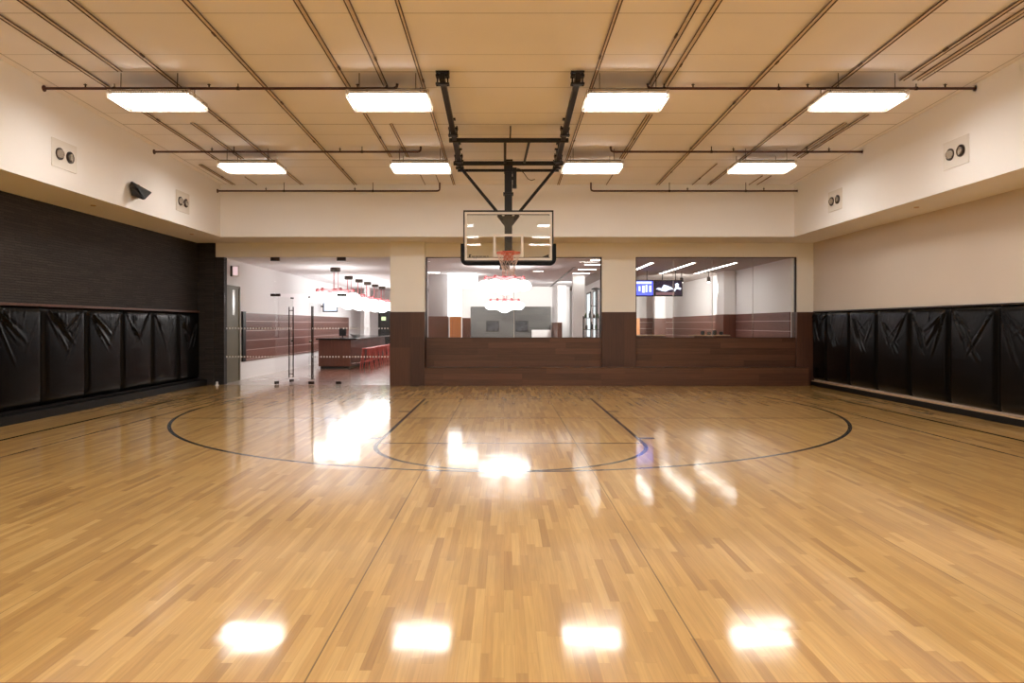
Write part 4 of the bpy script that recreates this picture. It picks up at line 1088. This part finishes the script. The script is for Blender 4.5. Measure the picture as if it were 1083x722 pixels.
for i, (x, y, lab) in enumerate(((6.22, 24.6, 'small round ceiling spot just right of the dark flat screen'), (7.05, 24.2, 'small dark ceiling spot near the pilaster in the right window'))):
    t = empty('spot_lamp', (x, y, BZ), lab, 'spotlight')
    MB().tube([(0, 0, 0), (0, 0, -.22)], .012, 8).build('stem', 'dark_bronze', t)
    MB().lathe([(.05, -.20), (.06, -.22), (.06, -.36), (.05, -.37)], (0, 0, 0)).build('lamp_body', 'dark_bronze', t, smooth=True)
    MB().lathe([(.045, -.372), (.045, -.38)], (0, 0, 0)).build('lamp_lens', 'linear', t)
# tall cabinets with pale tops
for i, (x0, x1, lab) in enumerate(((4.05, 5.0, 'low walnut cabinet with a pale top at the left edge of the right window'), (5.85, 7.0, 'low walnut cabinet with a pale top and dark things on it in the right window'))):
    t = empty('low_cabinet', ((x0 + x1) / 2, 22.0, 0), lab, 'cabinet'); w = (x1 - x0) / 2
    MB().box(-w + .03, w - .03, -.25, .25, 0, 1.28).build('cabinet_body', 'walnut_bar', t, bevel=.005)
    MB().box(-w, w, -.28, .28, 1.28, 1.31).build('cabinet_top', 'pale_ledge', t, bevel=.004)
rb = random.Random(8)
for i, x in enumerate((6.22, 6.42, 6.60, 6.80)):
    h = (.12, .09, .14, .1)[i]
    o = MB().lathe([(.045, 0), (.06, .015), (.065, h * .6), (.05, h), (.02, h)], (0, 0, 0), 'z', 14).build('jar', 'black_plastic', loc=(x, 22.0, 1.31), smooth=True)
    tag(o, 'small black jar on the pale cabinet top, %s from the left' % ['first', 'second', 'third', 'fourth'][i], 'jar', 'black jars on the low cabinet')

# ------------------------------------------------------------------ camera, world, view
cam = bpy.data.cameras.new('camera'); co = bpy.data.objects.new('camera', cam); COL.objects.link(co)
co.location = (0, 0, 1.635); co.rotation_euler = (R(90), 0, 0)
cam.sensor_width = 36; cam.lens = 743 / 1083 * 36
cam.shift_x = (541.5 - 533) / 1083; cam.shift_y = -(361 - 343) / 1083
cam.clip_start = .05; cam.clip_end = 200
scn.camera = co
w = bpy.data.worlds.new('world'); scn.world = w; w.use_nodes = True
w.node_tree.nodes['Background'].inputs[0].default_value = (.02, .02, .022, 1); w.node_tree.nodes['Background'].inputs[1].default_value = .2
vs_ = scn.view_settings; scn.display_settings.display_device = 'sRGB'
vs_.view_transform = 'Standard'; vs_.look = 'None'; vs_.exposure = 0.0; vs_.gamma = 1; vs_.use_curve_mapping = False
cy = scn.cycles
cy.max_bounces = 10; cy.diffuse_bounces = 6; cy.glossy_bounces = 5; cy.transparent_max_bounces = 16; cy.transmission_bounces = 4
cy.use_denoising = True
cy.sample_clamp_indirect = 8
cy.caustics_reflective = False; cy.caustics_refractive = False
cy.blur_glossy = .5
